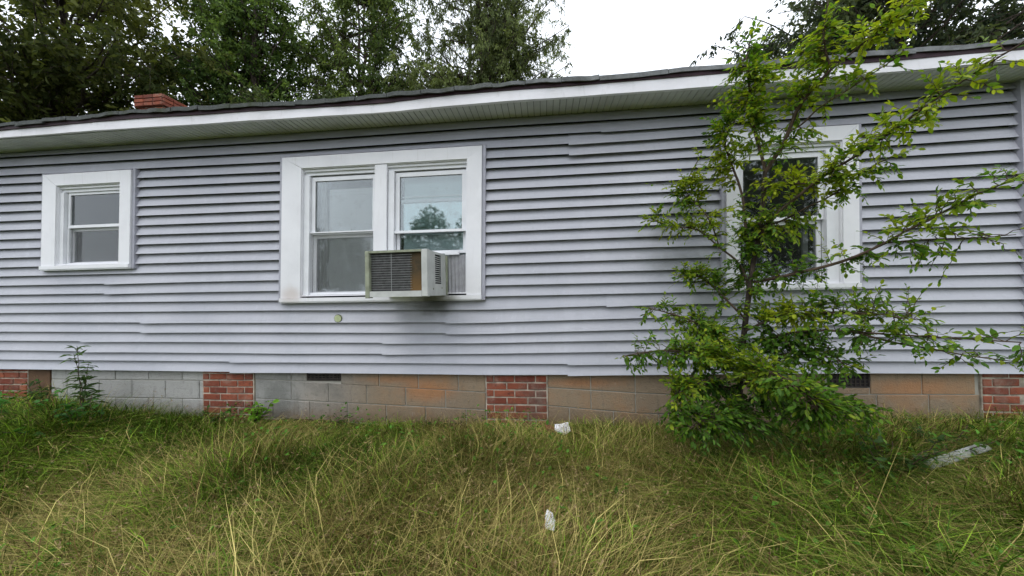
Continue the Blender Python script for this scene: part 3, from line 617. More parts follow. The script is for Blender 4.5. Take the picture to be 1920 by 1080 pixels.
def tree(name, label, base, h, crown, seed, clumps, twigs, leaves, leaf=(.11, .035), droop=.5, col=((.03, .055, .015), (.075, .11, .03)), trunk_r=.16, clump_r=.8, lean=(0, 0), shell=.5, forks=1, group=None):
    r = np.random.default_rng(seed); root = empty(name, (*base, float(gz(*base)) - .1), label=label, cat='tree', group=group)
    cx, cy, cz, rx, ry, rz = crown                                   # crown centre relative to the base, radii
    wood = Soup(); lv = Soup()
    cc = rand_dirs(clumps, r) * (r.uniform(shell ** 3, 1, (clumps, 1)) ** (1 / 3)) * np.array([rx, ry, rz]) + np.array([cx, cy, cz])
    stems = []
    for f in range(forks):
        tx = np.array([cx + lean[0] + r.normal() * rx * .25 * (forks > 1), cy + lean[1] + r.normal() * ry * .2 * (forks > 1), cz + rz * .75])
        st = bez((0, 0, 0), tx, (r.normal() * .4, r.normal() * .4, 0), 14, .06, r); stems.append(st); v, t = tube_np(st, trunk_r, trunk_r * .18, 8); wood.add(v, t)
    LB, LA, LS, LW, LC = [], [], [], [], []
    c0, c1 = np.array(col[0]), np.array(col[1])
    for c in cc:
        st = stems[r.integers(forks)]; zt = max(.28 * h, c[2] - r.uniform(.15, .5) * np.hypot(c[0] - cx, c[1] - cy) - r.uniform(.3, 1.2)); k = int(np.argmin(np.abs(st[:, 2] - zt))); k = min(max(k, 2), len(st) - 2)
        lb = bez(st[k], c, (0, 0, r.uniform(-.1, .35) * np.linalg.norm(c - st[k]) * .4), 8, .05, r); rr = trunk_r * .32 * (1 - k / len(st)) + .018
        v, t = tube_np(lb, rr, .012, 5); wood.add(v, t); tone = r.uniform(0, 1) ** 1.3
        for q in range(twigs):
            s0 = lb[r.integers(3, 8)]; d = rand_dirs(1, r)[0] * clump_r * r.uniform(.45, 1.1); d[2] = d[2] * .7 + .1
            tip = s0 + d + np.array([0, 0, -droop * r.uniform(.2, .9) * clump_r]); tw = bez(s0, tip, (0, 0, .22 * clump_r), 5, .02, r)
            v, t = tube_np(tw, .010, .004, 3); wood.add(v, t)
            u = r.uniform(.15, 1, leaves) * 4; i = np.minimum(u.astype(int), 3); fr = (u - i)[:, None]
            b = tw[i] * (1 - fr) + tw[i + 1] * fr + r.normal(size=(leaves, 3)) * .05 * clump_r
            ax = unit(tip - s0)[None] * .5 + rand_dirs(leaves, r) * .8 + np.array([0, 0, -droop]); LB.append(b); LA.append(ax)
            LS.append(leaf[0] * r.uniform(.6, 1.3, leaves)); LW.append(leaf[1] * r.uniform(.7, 1.2, leaves)); LC.append((c0 + (c1 - c0) * np.clip(tone + r.normal(0, .22, (leaves, 1)), 0, 1.2)) * r.uniform(.8, 1.2, (leaves, 1)))
    LB, LA, LS, LW, LC = map(np.concatenate, (LB, LA, LS, LW, LC))
    v, t = leaf_cloud(LB, LA, LS, LW, rand_dirs(len(LB), r)); lv.add(v, t, np.repeat(LC, 4, 0))
    put(bpy.data.objects.new('trunk', wood.mesh('trunk', M['bark'], True)), root); put(bpy.data.objects.new('crown', lv.mesh('crown', M['farleaf'])), root, kind='stuff')
    return root
BT = 'trees behind the house'
tree('broadleaf_tree', 'dense dark olive tree filling the top left corner', (-19.5, 8.5), 16, (1.0, -.5, 10.6, 6.2, 4.5, 6.2), 1, 150, 16, 22, (.24, .11), .45, ((.042, .058, .018), (.16, .18, .05)), .3, 1.5, group=BT)
tree('broadleaf_tree', 'dark leafy tree above the chimney with sky showing through its crown', (-13.4, 10.5), 17, (.3, 0, 11.8, 3.4, 3, 5.0), 2, 130, 13, 22, (.19, .085), .5, ((.05, .088, .028), (.16, .24, .06)), .26, 1.1, forks=3, group=BT)
tree('broadleaf_tree', 'slender leaning tree with thin upright trunks left of the fine-leaved tree', (-8.9, 11.5), 17, (.6, 0, 12.2, 3.9, 2.4, 4.8), 3, 130, 13, 22, (.17, .07), .6, ((.055, .09, .03), (.19, .25, .07)), .17, 1.0, forks=4, group=BT)
tree('broadleaf_tree', 'airy fine-leaved tree with drooping sprays beside the open sky', (-2.9, 11.5), 15, (.2, 0, 11.9, 4.7, 2.8, 5.0), 4, 175, 13, 32, (.17, .048), .85, ((.075, .100, .045), (.20, .245, .09)), .2, .95, forks=4, shell=.35, group=BT)
tree('broadleaf_tree', 'low rounded grey green tree top just above the roof right of the chimney', (-10.6, 9.6), 9.8, (0, 0, 6.9, 4.4, 2.2, 2.9), 5, 110, 14, 20, (.13, .07), .3, ((.055, .080, .032), (.16, .20, .085)), .2, .85, group=BT)
tree('broadleaf_tree', 'dark tree at the top right corner behind the sapling tip', (12.6, 9.6), 13, (-.5, 0, 9.0, 6.2, 3.2, 4.4), 6, 175, 12, 21, (.20, .085), .6, ((.03, .045, .03), (.095, .12, .06)), .26, 1.15, forks=2, group=BT)
# the wood across the yard, seen only as a reflection in the panes
r = np.random.default_rng(21); tl = Soup()
for k in range(26):
    x = -46 + 3.6 * k + r.normal() * 1.2; y = -40 + r.normal() * 3; hgt = r.uniform(17, 22) if x > 6 else (r.uniform(11, 14) if x > -16 else r.uniform(8, 11)); n = 1600 if x < 6 else 3200
    p = rand_dirs(n, r) * r.uniform(.3, 1, (n, 1)) ** .4 * np.array([3.2, 2.6, hgt * .45]) + np.array([x, y, hgt * .55])
    v, t = leaf_cloud(p, rand_dirs(n, r), r.uniform(.3, .6, n), r.uniform(.2, .4, n), rand_dirs(n, r)); tl.add(v, t, np.repeat(np.array([[.07, .11, .06]]) * r.uniform(.5, 1.4, (n, 1)), 4, 0))
    v, t = tube_np([(x, y, -1.2), (x + .1, y, hgt * .5), (x, y, hgt * .8)], .22, .06, 6); tl.add(v, t, np.array([.05, .04, .03]))
put(bpy.data.objects.new('woodland', tl.mesh('woodland', M['farleaf'])), kind='stuff', label='distant green wood across the yard, mirrored in the panes')

# ------------------------------------------------------------------ sapling in front of the right window
BR=[
(0.024,0.013,[(1.405,-0.5,-0.18),(1.404,-0.5,0.053),(1.445,-0.48,0.361),(1.479,-0.5,0.676),(1.512,-0.52,0.987),(1.56,-0.55,1.29),(1.575,-0.57,1.502),(1.576,-0.58,1.655)]),
(0.011,0.004,[(1.576,-0.58,1.655),(1.554,-0.57,1.801),(1.508,-0.56,1.982),(1.487,-0.58,2.165),(1.465,-0.6,2.327),(1.439,-0.62,2.43),(1.462,-0.64,2.546)]),
(0.014,0.008,[(1.576,-0.58,1.655),(1.607,-0.6,1.71),(1.645,-0.62,1.79),(1.683,-0.65,1.896),(1.702,-0.7,2.022),(1.734,-0.75,2.084),(1.78,-0.78,2.149),(1.833,-0.82,2.204)]),
(0.007,0.003,[(1.833,-0.82,2.204),(1.804,-0.82,2.292),(1.784,-0.83,2.389),(1.774,-0.85,2.476),(1.778,-0.88,2.584)]),
(0.007,0.003,[(1.833,-0.82,2.204),(1.879,-0.88,2.242),(1.923,-0.95,2.284),(1.958,-1.02,2.303),(2.009,-1.1,2.36),(2.032,-1.15,2.419)]),
(0.006,0.002,[(1.683,-0.65,1.896),(1.732,-0.7,1.912),(1.785,-0.76,1.986),(1.861,-0.82,2.025),(1.942,-0.88,2.069),(2.015,-0.95,2.123),(2.06,-1.0,2.149)]),
(0.011,0.004,[(1.49,-0.5,1.106),(1.506,-0.45,1.312),(1.513,-0.42,1.529),(1.479,-0.4,1.693),(1.439,-0.38,1.855),(1.412,-0.37,1.978),(1.466,-0.37,2.088),(1.522,-0.38,2.174)]),
(0.010,0.003,[(1.49,-0.5,0.832),(1.483,-0.46,0.952),(1.444,-0.42,1.053),(1.365,-0.36,1.144),(1.291,-0.32,1.254),(1.221,-0.3,1.32),(1.056,-0.27,1.345),(0.908,-0.25,1.407)]),
(0.006,0.002,[(1.365,-0.36,1.144),(1.343,-0.3,1.349),(1.284,-0.26,1.49),(1.224,-0.22,1.583),(1.167,-0.2,1.681),(1.264,-0.18,1.835),(1.322,-0.17,1.94)]),
(0.012,0.003,[(1.55,-0.54,1.215),(1.612,-0.62,1.34),(1.698,-0.72,1.444),(1.786,-0.82,1.546),(1.918,-0.95,1.644),(2.012,-1.05,1.743),(2.083,-1.15,1.819),(2.176,-1.25,1.903),(2.229,-1.35,1.951)]),
(0.007,0.003,[(1.559,-0.55,1.27),(1.676,-0.6,1.294),(1.774,-0.68,1.37),(1.868,-0.75,1.41),(1.96,-0.83,1.516),(2.047,-0.9,1.584)]),
(0.012,0.003,[(1.499,-0.5,0.871),(1.63,-0.6,0.903),(1.798,-0.72,0.95),(1.923,-0.82,1.003),(2.046,-0.9,1.087),(2.105,-0.95,1.149),(2.169,-1.02,1.194),(2.243,-1.1,1.29),(2.372,-1.2,1.354)]),
(0.005,0.002,[(2.046,-0.9,1.087),(2.178,-0.98,1.092),(2.338,-1.05,1.082),(2.466,-1.1,1.086)]),
(0.009,0.003,[(1.46,-0.5,0.52),(1.553,-0.6,0.606),(1.69,-0.7,0.655),(1.869,-0.8,0.67),(2.008,-0.88,0.663),(2.141,-0.92,0.627)]),
(0.010,0.003,[(1.442,-0.5,0.404),(1.585,-0.6,0.494),(1.738,-0.72,0.551),(1.884,-0.85,0.552),(2.053,-0.95,0.544),(2.192,-1.05,0.544),(2.346,-1.2,0.538)]),
(0.007,0.002,[(1.884,-0.85,0.552),(2.052,-0.92,0.487),(2.164,-1.0,0.469),(2.324,-1.08,0.429),(2.398,-1.15,0.427)]),
(0.008,0.002,[(1.424,-0.5,0.248),(1.581,-0.6,0.364),(1.726,-0.7,0.411),(1.845,-0.78,0.364),(1.93,-0.85,0.31)]),
(0.009,0.003,[(1.469,-0.5,0.598),(1.388,-0.45,0.715),(1.302,-0.4,0.837),(1.205,-0.36,0.944),(1.101,-0.34,0.918)]),
(0.010,0.003,[(1.441,-0.5,0.365),(1.257,-0.55,0.489),(1.094,-0.55,0.587),(0.958,-0.52,0.645),(0.784,-0.48,0.692)]),
(0.010,0.003,[(1.423,-0.5,0.209),(1.185,-0.65,0.318),(0.951,-0.75,0.41),(0.78,-0.75,0.428),(0.537,-0.7,0.371)]),
(0.009,0.003,[(1.412,-0.5,0.092),(1.198,-0.65,0.152),(0.981,-0.75,0.214),(0.83,-0.8,0.138),(0.846,-0.8,-0.036)]),
(0.009,0.003,[(1.412,-0.5,0.092),(1.384,-0.75,0.27),(1.37,-0.95,0.318),(1.402,-1.05,0.282),(1.473,-1.1,0.18)]),
(0.008,0.003,[(1.409,-0.5,-0.024),(1.539,-0.6,0.104),(1.71,-0.7,0.189),(1.869,-0.78,0.128),(1.97,-0.82,0.043)]),
(0.007,0.003,[(1.401,-0.5,-0.063),(1.178,-0.75,0.022),(1.007,-0.9,0.022),(0.89,-0.95,-0.009)]),
(0.007,0.003,[(1.576,-0.57,1.552),(1.648,-0.7,1.524),(1.752,-0.78,1.493),(1.832,-0.8,1.534)]),
]
CL=[
(1.474,-0.63,2.533,0.056,0.06,0.113,6,0.50),
(1.451,-0.60,2.347,0.092,0.10,0.134,10,0.55),
(1.306,-0.50,2.185,0.094,0.10,0.120,6,0.60),
(1.465,-0.58,2.167,0.160,0.15,0.173,22,0.75),
(1.635,-0.70,2.230,0.165,0.15,0.145,24,0.70),
(1.785,-0.80,2.084,0.140,0.12,0.120,14,0.70),
(1.591,-0.60,2.013,0.191,0.15,0.151,26,0.60),
(1.804,-0.85,2.456,0.043,0.08,0.168,10,0.70),
(1.937,-0.95,2.282,0.128,0.10,0.112,18,0.85),
(1.983,-1.08,2.327,0.091,0.10,0.088,10,0.85),
(1.934,-0.88,2.089,0.176,0.10,0.132,8,0.70),
(1.734,-0.75,2.331,0.145,0.12,0.123,16,0.70),
(1.413,-0.40,1.861,0.135,0.10,0.124,16,0.80),
(1.250,-0.30,1.675,0.182,0.08,0.086,14,0.80),
(1.137,-0.22,1.640,0.147,0.06,0.080,8,0.60),
(1.121,-0.25,1.491,0.146,0.06,0.062,9,0.55),
(1.329,-0.35,1.718,0.118,0.10,0.105,10,0.85),
(0.946,-0.26,1.373,0.127,0.05,0.061,6,0.70),
(1.159,-0.30,1.322,0.183,0.06,0.052,12,0.80),
(1.349,-0.33,1.364,0.112,0.08,0.076,10,0.85),
(1.363,-0.38,2.081,0.117,0.08,0.167,6,0.50),
(1.299,-0.30,2.030,0.102,0.06,0.043,3,0.50),
(1.662,-0.68,1.530,0.199,0.12,0.080,20,0.90),
(1.769,-0.80,1.503,0.124,0.10,0.068,12,0.90),
(1.602,-0.60,1.767,0.156,0.15,0.132,10,0.50),
(1.789,-0.70,1.822,0.114,0.10,0.053,6,0.70),
(1.860,-0.88,1.586,0.147,0.10,0.082,16,0.75),
(1.957,-1.00,1.671,0.137,0.10,0.086,18,0.75),
(2.049,-1.10,1.764,0.115,0.08,0.072,12,0.80),
(1.986,-0.90,1.490,0.173,0.10,0.049,8,0.60),
(2.121,-1.20,1.868,0.119,0.08,0.055,5,0.75),
(2.192,-1.30,1.926,0.088,0.05,0.051,4,0.80),
(1.921,-0.80,1.393,0.152,0.10,0.068,8,0.60),
(2.101,-0.95,1.187,0.097,0.08,0.062,8,0.75),
(2.208,-1.02,1.272,0.119,0.08,0.054,10,0.65),
(2.316,-1.12,1.340,0.122,0.08,0.042,6,0.65),
(2.330,-1.15,1.371,0.084,0.05,0.033,3,0.50),
(2.283,-1.03,1.087,0.181,0.06,0.023,6,0.65),
(1.468,-0.50,1.225,0.201,0.15,0.177,22,0.60),
(1.569,-0.55,1.366,0.213,0.15,0.154,18,0.60),
(1.673,-0.60,1.200,0.206,0.12,0.112,14,0.70),
(1.525,-0.55,1.061,0.213,0.15,0.153,18,0.35),
(1.177,-0.38,0.964,0.150,0.10,0.084,18,0.65),
(1.323,-0.40,0.898,0.173,0.10,0.074,16,0.55),
(1.549,-0.50,0.831,0.253,0.12,0.098,16,0.40),
(1.733,-0.65,0.898,0.232,0.12,0.109,10,0.40),
(1.938,-0.80,0.954,0.122,0.12,0.135,8,0.45),
(1.850,-0.75,0.788,0.250,0.10,0.062,12,0.50),
(2.070,-0.85,0.817,0.175,0.10,0.058,8,0.55),
(2.137,-0.95,1.030,0.097,0.08,0.062,4,0.55),
(2.148,-0.95,0.937,0.083,0.06,0.037,3,0.50),
(1.638,-0.68,0.655,0.182,0.10,0.072,20,0.95),
(1.550,-0.58,0.698,0.175,0.12,0.113,16,0.60),
(1.782,-0.75,0.633,0.189,0.10,0.070,14,0.60),
(1.947,-0.85,0.649,0.206,0.10,0.046,14,0.65),
(2.084,-0.92,0.612,0.196,0.08,0.044,10,0.60),
(0.850,-0.50,0.664,0.096,0.05,0.048,5,0.55),
(1.028,-0.53,0.586,0.149,0.08,0.086,16,0.60),
(1.185,-0.55,0.528,0.164,0.10,0.108,20,0.55),
(1.138,-0.68,0.415,0.190,0.12,0.110,30,0.75),
(1.297,-0.70,0.329,0.202,0.15,0.115,34,0.75),
(1.418,-0.80,0.282,0.191,0.15,0.102,30,0.75),
(1.008,-0.70,0.437,0.138,0.10,0.091,14,0.70),
(0.665,-0.72,0.386,0.141,0.06,0.051,8,0.50),
(0.868,-0.74,0.372,0.121,0.08,0.065,10,0.50),
(0.883,-0.78,0.186,0.101,0.08,0.113,20,0.75),
(1.071,-0.70,0.183,0.137,0.10,0.109,12,0.25),
(1.364,-0.60,0.102,0.210,0.15,0.112,16,0.15),
(1.684,-0.70,0.436,0.228,0.12,0.078,22,0.40),
(1.818,-0.78,0.517,0.186,0.10,0.067,22,0.40),
(1.584,-0.60,0.457,0.206,0.12,0.093,20,0.35),
(1.945,-0.88,0.497,0.203,0.10,0.071,16,0.45),
(2.108,-0.95,0.522,0.191,0.08,0.055,14,0.50),
(2.241,-1.05,0.478,0.178,0.08,0.046,10,0.50),
(2.324,-1.15,0.481,0.095,0.05,0.044,5,0.50),
(1.876,-0.78,0.381,0.154,0.08,0.054,8,0.40),
(1.464,-1.00,0.223,0.157,0.12,0.086,24,0.55),
(1.672,-0.95,0.148,0.158,0.12,0.087,22,0.55),
(1.445,-0.80,0.078,0.189,0.15,0.095,22,0.45),
(1.249,-0.80,-0.011,0.193,0.15,0.076,20,0.40),
(0.975,-0.90,0.005,0.141,0.10,0.073,22,0.50),
(0.851,-0.85,0.001,0.098,0.08,0.085,12,0.50),
(1.870,-0.85,0.069,0.118,0.10,0.065,12,0.50),
(1.500,-0.90,0.016,0.179,0.12,0.064,16,0.40),
(1.093,-0.85,-0.062,0.191,0.12,0.060,18,0.35),
(1.376,-0.80,-0.100,0.190,0.12,0.054,18,0.30),
(1.581,-0.95,0.005,0.159,0.12,0.063,18,0.45),
(1.796,-0.90,0.006,0.131,0.10,0.057,12,0.45),
(1.477,-0.60,0.383,0.208,0.12,0.112,14,0.50),
(1.170,-0.70,0.040,0.170,0.12,0.108,12,0.30),
(1.734,-0.80,0.284,0.154,0.10,0.084,10,0.45),
]
r = np.random.default_rng(5)
BR[0][2].insert(0, (1.40, -.5, -.52))
sap = empty('sapling_tree', (1.40, -.5, -.5), label='leafy young sapling growing against the wall in front of the right window', cat='tree')
def loc(v): return np.asarray(v, float) - np.array([1.40, -.5, -.5])
def dens(pts, m=5):
    P = np.asarray(pts, float); t = np.arange(len(P)); tt = np.linspace(0, len(P) - 1, (len(P) - 1) * m + 1); return np.stack([np.interp(tt, t, P[:, k]) for k in range(3)], 1)
def smooth(p):
    for _ in range(6): p[1:-1] = (p[:-2] + 2 * p[1:-1] + p[2:]) / 4
    return p
skel = []
for n_, (r0, r1, pts) in enumerate(BR):
    p = smooth(dens(pts)); p[1:-1] += np.cumsum(r.normal(size=(len(p) - 2, 3)), 0) * .0006
    v, t = tube_np(loc(p), r0 * 1.0, r1, 7); o = bpy.data.objects.new('trunk' if n_ == 0 else 'branch', np_mesh('branch', v, t, M['bark'] if n_ == 0 else M['twig'], smooth=True)); put(o, sap)
    skel.append(p)
allp = np.concatenate(skel[1:])
tw = Soup(); LB, LA, LN, LS, LC = [], [], [], [], []
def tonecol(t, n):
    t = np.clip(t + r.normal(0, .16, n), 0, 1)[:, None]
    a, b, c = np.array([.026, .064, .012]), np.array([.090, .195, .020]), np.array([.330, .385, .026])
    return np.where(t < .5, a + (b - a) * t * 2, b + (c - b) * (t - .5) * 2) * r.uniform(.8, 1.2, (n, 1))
def spray(s, e, tone, nl, ls_=.8):
    L = np.linalg.norm(e - s); p = bez(s, e, (0, 0, .12 * L), 8, .004, r); v, t = tube_np(loc(p), .0028, .0011, 3); tw.add(v, t)
    u = np.linspace(.18, 1, nl) * 6.999; i = u.astype(int); f = (u - i)[:, None]; b = p[i] * (1 - f) + p[np.minimum(i + 1, 7)] * f
    T = unit(p[np.minimum(i + 1, 7)] - p[i]); flat = unit(np.array([0, 0, 1.]) + r.normal(size=3) * .35); sd = unit(np.cross(T, flat)) * np.where(np.arange(nl) % 2 == 0, 1, -1)[:, None]
    ax = sd * .75 + T * .85 + r.normal(size=(nl, 3)) * .22 + np.array([0, 0, -.18]); ax[-1] = T[-1]
    LB.append(b); LA.append(ax); LN.append(flat + r.normal(size=(nl, 3)) * .3); LS.append(ls_ * r.uniform(.034, .070, nl) * (1 - .25 * np.linspace(0, 1, nl))); LC.append(tonecol(tone, nl))
for (cx, cy, cz, ax_, ay_, az_, n, tone) in CL:
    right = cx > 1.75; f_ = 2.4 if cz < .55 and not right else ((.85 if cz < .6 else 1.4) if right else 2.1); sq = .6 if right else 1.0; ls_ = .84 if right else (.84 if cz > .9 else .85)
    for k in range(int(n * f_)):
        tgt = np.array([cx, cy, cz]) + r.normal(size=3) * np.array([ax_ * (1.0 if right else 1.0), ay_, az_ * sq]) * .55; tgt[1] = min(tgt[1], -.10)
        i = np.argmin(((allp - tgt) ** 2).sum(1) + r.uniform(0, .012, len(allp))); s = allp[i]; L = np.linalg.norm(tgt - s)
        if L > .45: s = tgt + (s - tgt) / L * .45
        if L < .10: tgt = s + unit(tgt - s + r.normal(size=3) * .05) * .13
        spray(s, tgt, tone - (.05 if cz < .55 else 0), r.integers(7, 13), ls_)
for p in skel[1:]:                                           # leaves carried directly on the branch ends
    for i in range(int(len(p) * .45), len(p) - 1, 2):
        d = unit(p[i + 1] - p[i]) * .07 + r.normal(size=3) * .05; spray(p[i], p[i] + d, .65, 5)
LB, LA, LN, LS, LC = map(np.concatenate, (LB, LA, LN, LS, LC)); LA = unit(LA)
def leaf6(base, axis, nrm, L):                               # pointed oval leaf, folded along the midrib: 7 verts, 6 tris
    side = unit(np.cross(axis, nrm)); nn = np.cross(side, axis); L = L[:, None]; W_ = L * .50
    V = np.stack([base, base + axis * L * .28 + side * W_ * .42 + nn * L * .07, base + axis * L * .66 + side * W_ * .40 + nn * L * .05, base + axis * L - nn * L * .08,
                  base + axis * L * .66 - side * W_ * .40 + nn * L * .05, base + axis * L * .28 - side * W_ * .42 + nn * L * .07, base + axis * L * .5], 1)
    T = np.array([[0, 1, 6], [1, 2, 6], [2, 3, 6], [3, 4, 6], [4, 5, 6], [5, 0, 6]]); n = len(base)
    return V.reshape(-1, 3), (np.arange(n)[:, None, None] * 7 + T[None]).reshape(-1, 3)
camp = np.array([0, -3.08, .83]); score = LS / np.linalg.norm(LB - camp, axis=1) * np.abs((unit(LN) * unit(LB - camp)).sum(1) + .15); order = np.argsort(-score); big, rest = order[:300], order[300:]
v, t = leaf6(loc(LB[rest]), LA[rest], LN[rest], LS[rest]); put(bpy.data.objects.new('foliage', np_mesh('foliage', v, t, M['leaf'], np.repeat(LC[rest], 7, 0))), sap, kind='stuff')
put(bpy.data.objects.new('twigs', tw.mesh('twigs', M['twig'])), sap, kind='stuff')
lm = []
for k in range(10):
    v, t = leaf6(np.zeros((1, 3)), np.array([[1., 0, 0]]), np.array([[0, 0, 1.]]), np.array([1.])); lm.append(np_mesh('leaf', v, t, M['leaf'], np.repeat(LC[big[k * 30:k * 30 + 30]].mean(0, keepdims=True), 7, 0)))
tones = LC[:, 0]; mt = np.array([m.attributes['col'].data[0].color[0] for m in lm])
qs = np.quantile(LC[big, 0], np.linspace(.05, .95, 10))
for k, m in enumerate(lm):
    sel = big[np.argsort(np.abs(LC[big, 0] - qs[k]))[:8]]; c = np.ones((7, 4), np.float32); c[:, :3] = LC[sel].mean(0); m.attributes['col'].data.foreach_set('color', c.ravel())
for i in big:
    ax = LA[i]; side = unit(np.cross(ax, LN[i])); nn = np.cross(side, ax); mtx = Matrix((ax, -side, nn)).transposed().to_4x4() @ Matrix.Scale(float(LS[i]), 4); mtx.translation = Vector(loc(LB[i]))
    o = bpy.data.objects.new('leaf', lm[int(np.argmin(np.abs(qs - LC[i, 0])))]); o.parent = sap; o.matrix_local = mtx; COL.objects.link(o)

# ------------------------------------------------------------------ weeds along the foundation
def weed(name, label, x, y, h, nst, nleaf, ll, lw, tone, spread=.35, seed=0, lean=(0, 0), group=None):
    r = np.random.default_rng(seed); z0 = float(gz(x, y)) - .02; root = empty(name, (x, y, z0), label=label, cat='plant', group=group); st = Soup(); B_, A_, N_, S_, W_, C_ = [], [], [], [], [], []
    for k in range(nst):
        tip = np.array([r.normal() * spread * h + lean[0] * h, r.normal() * spread * h + lean[1] * h, h * r.uniform(.7, 1.0)]); p = bez((r.normal() * .02, r.normal() * .02, 0), tip, (0, 0, .1 * h), 9, .004, r); v, t = tube_np(p, .005, .002, 5); st.add(v, t)
        u = r.uniform(.12, 1, nleaf); i = np.minimum((u * 8).astype(int), 7); b = p[i] + (p[i + 1] - p[i]) * (u * 8 - i)[:, None]; d = rand_dirs(nleaf, r); d[:, 2] = np.abs(d[:, 2]) * .35 - .05
        B_.append(b); A_.append(unit(d)); N_.append(np.array([0, 0, 1.]) + r.normal(size=(nleaf, 3)) * .35); S_.append(ll * r.uniform(.6, 1.15, nleaf) * (1.15 - .5 * u)); C_.append(np.array(tone) * r.uniform(.65, 1.35, (nleaf, 1)))
    put(bpy.data.objects.new('stem', st.mesh('stem', M['twig'], True)), root); B_, A_, N_, S_, C_ = map(np.concatenate, (B_, A_, N_, S_, C_))
    side = unit(np.cross(A_, N_)); nn = np.cross(side, A_); L = S_[:, None]; w_ = L * lw
    V = np.stack([B_, B_ + A_ * L * .3 + side * w_ * .5 + nn * L * .06, B_ + A_ * L * .68 + side * w_ * .36 + nn * L * .03, B_ + A_ * L - nn * L * .22, B_ + A_ * L * .68 - side * w_ * .36 + nn * L * .03, B_ + A_ * L * .3 - side * w_ * .5 + nn * L * .06, B_ + A_ * L * .5 + nn * L * .02], 1)
    T = np.array([[0, 1, 6], [1, 2, 6], [2, 3, 6], [3, 4, 6], [4, 5, 6], [5, 0, 6]]); n = len(B_); put(bpy.data.objects.new('foliage', np_mesh('foliage', V.reshape(-1, 3), (np.arange(n)[:, None, None] * 7 + T[None]).reshape(-1, 3), M['leaf'], np.repeat(C_, 7, 0))), root, kind='stuff')
weed('tall_weed', 'tall spindly weed with narrow drooping leaves against the pale blocks', -4.55, -.25, .86, 3, 38, .15, .22, (.07, .125, .04), .07, 1)
weed('tall_weed', 'shorter narrow-leaved weed leaning left of the tall spindly one', -4.95, -.25, .50, 3, 26, .13, .24, (.05, .10, .025), .22, 2)
weed('broadleaf_weed', 'bushy broad-leaved green weed at the left edge of the yard', -4.85, -.75, .58, 14, 24, .11, .6, (.06, .19, .03), .5, 3)
weed('broadleaf_weed', 'dark green weed clump between the left edge and the tall weed', -4.0, -.55, .40, 10, 20, .09, .55, (.045, .13, .025), .5, 4)
weed('broadleaf_weed', 'bright lime green leafy weed right of the left brick pier', -2.80, -.12, .30, 7, 14, .085, .62, (.17, .34, .035), .2, 5, (.12, 0))
weed('broadleaf_weed', 'dull green weed growing in front of the left brick pier', -3.25, -.14, .22, 6, 14, .07, .5, (.05, .10, .025), .35, 6)
weed('broadleaf_weed', 'small green weed at the foot of the blocks below the vent', -1.95, -.10, .17, 6, 10, .05, .4, (.06, .12, .03), .4, 7)
weed('broadleaf_weed', 'green weed thicket low on the right of the sapling', 2.15, -.75, .34, 9, 20, .08, .42, (.05, .11, .02), .5, 8)
weed('broadleaf_weed', 'leafy weed clump in the grass below the right vent', 2.65, -.55, .28, 8, 18, .07, .4, (.055, .12, .02), .5, 9)
weed('broadleaf_weed', 'small bright weed in front of the orange stained block', -1.0, -.12, .16, 5, 10, .05, .35, (.09, .16, .03), .4, 10)

# ------------------------------------------------------------------ litter and debris
def scrap(name, label, x, y, dz, pts, rot, seed, mat, tilt=(0, 0), cat='litter'):
    r = np.random.default_rng(seed); n = len(pts); mb = MB(); P = np.array(pts); c = P.mean(0); top = []
    for s in (1., .66, .33):
        for p in P: q = c + (p - c) * s; top.append((q[0] + r.normal() * .003, q[1] + r.normal() * .003, r.uniform(0, .018) + (1 - s) * .02))
    top.append((c[0], c[1], .03)); bot = [(a, b, z_ - .003) for a, b, z_ in top]; m = len(top); F = []
    for k in range(2):
        for i in range(n): F.append((k * n + i, k * n + (i + 1) % n, (k + 1) * n + (i + 1) % n, (k + 1) * n + i))
    for i in range(n): F.append((2 * n + i, 2 * n + (i + 1) % n, 3 * n))
    mb.add(top, F); mb.add(bot, [f[::-1] for f in F]); mb.f += [(i, (i + 1) % n, m + (i + 1) % n, m + i) for i in range(n)]
    o = mb.build(name, mat, None, label=label, cat=cat); o.location = (x, y, float(gz(x, y)) + dz); o.rotation_euler = (tilt[0], tilt[1], rot); return o
scrap('paper_scrap', 'torn white scrap lying by the foot of the middle brick pier', .125, -.16, .06, [(-.07, .0), (-.05, .05), (.0, .045), (.06, .06), (.075, -.02), (.02, -.055), (-.03, -.03)], .2, 3, M['paper'], (.75, 0))
scrap('paper_scrap', 'small white scrap half hidden in the grass nearest the camera', .002, -1.34, .19, [(-.022, -.044), (-.028, .016), (-.008, .048), (.018, .036), (.028, -.008), (.012, -.048)], .1, 4, M['paper'], (.5, .1))
o = MB().cbox(-.31, .31, -.010, .010, -.026, .026, .003).build('loose_board', M['plankwhite'], None, label='weathered white board lying in the grass at far right', cat='board'); o.location = (2.64, -.66, float(gz(2.64, -.66)) + .115); o.rotation_euler = (math.radians(-52), math.radians(-3), math.radians(21))
r = np.random.default_rng(9); mb = MB()
for k in range(60):
    a = r.uniform(0, 6.28); d_ = abs(r.normal()) * .07; x, y = math.cos(a) * d_ * 1.5, math.sin(a) * d_ * .6; z = .05 * math.exp(-(d_ / .08) ** 2); s = r.uniform(.012, .03); d = rand_dirs(3, r) * s
    mb.add([(x, y, z), (x + d[0][0], y + d[0][1], z + abs(d[0][2])), (x + d[1][0], y + d[1][1], z + abs(d[1][2])), (x + d[2][0], y + d[2][1], z)], [(0, 1, 2), (0, 2, 3), (0, 3, 1), (1, 3, 2)])
o = mb.build('leaf_litter', M['clay'], None, label='dark clump of dead leaves and soil left of the middle brick pier', cat='debris'); o.location = (-.80, -.13, float(gz(-.8, -.13)) + .03)
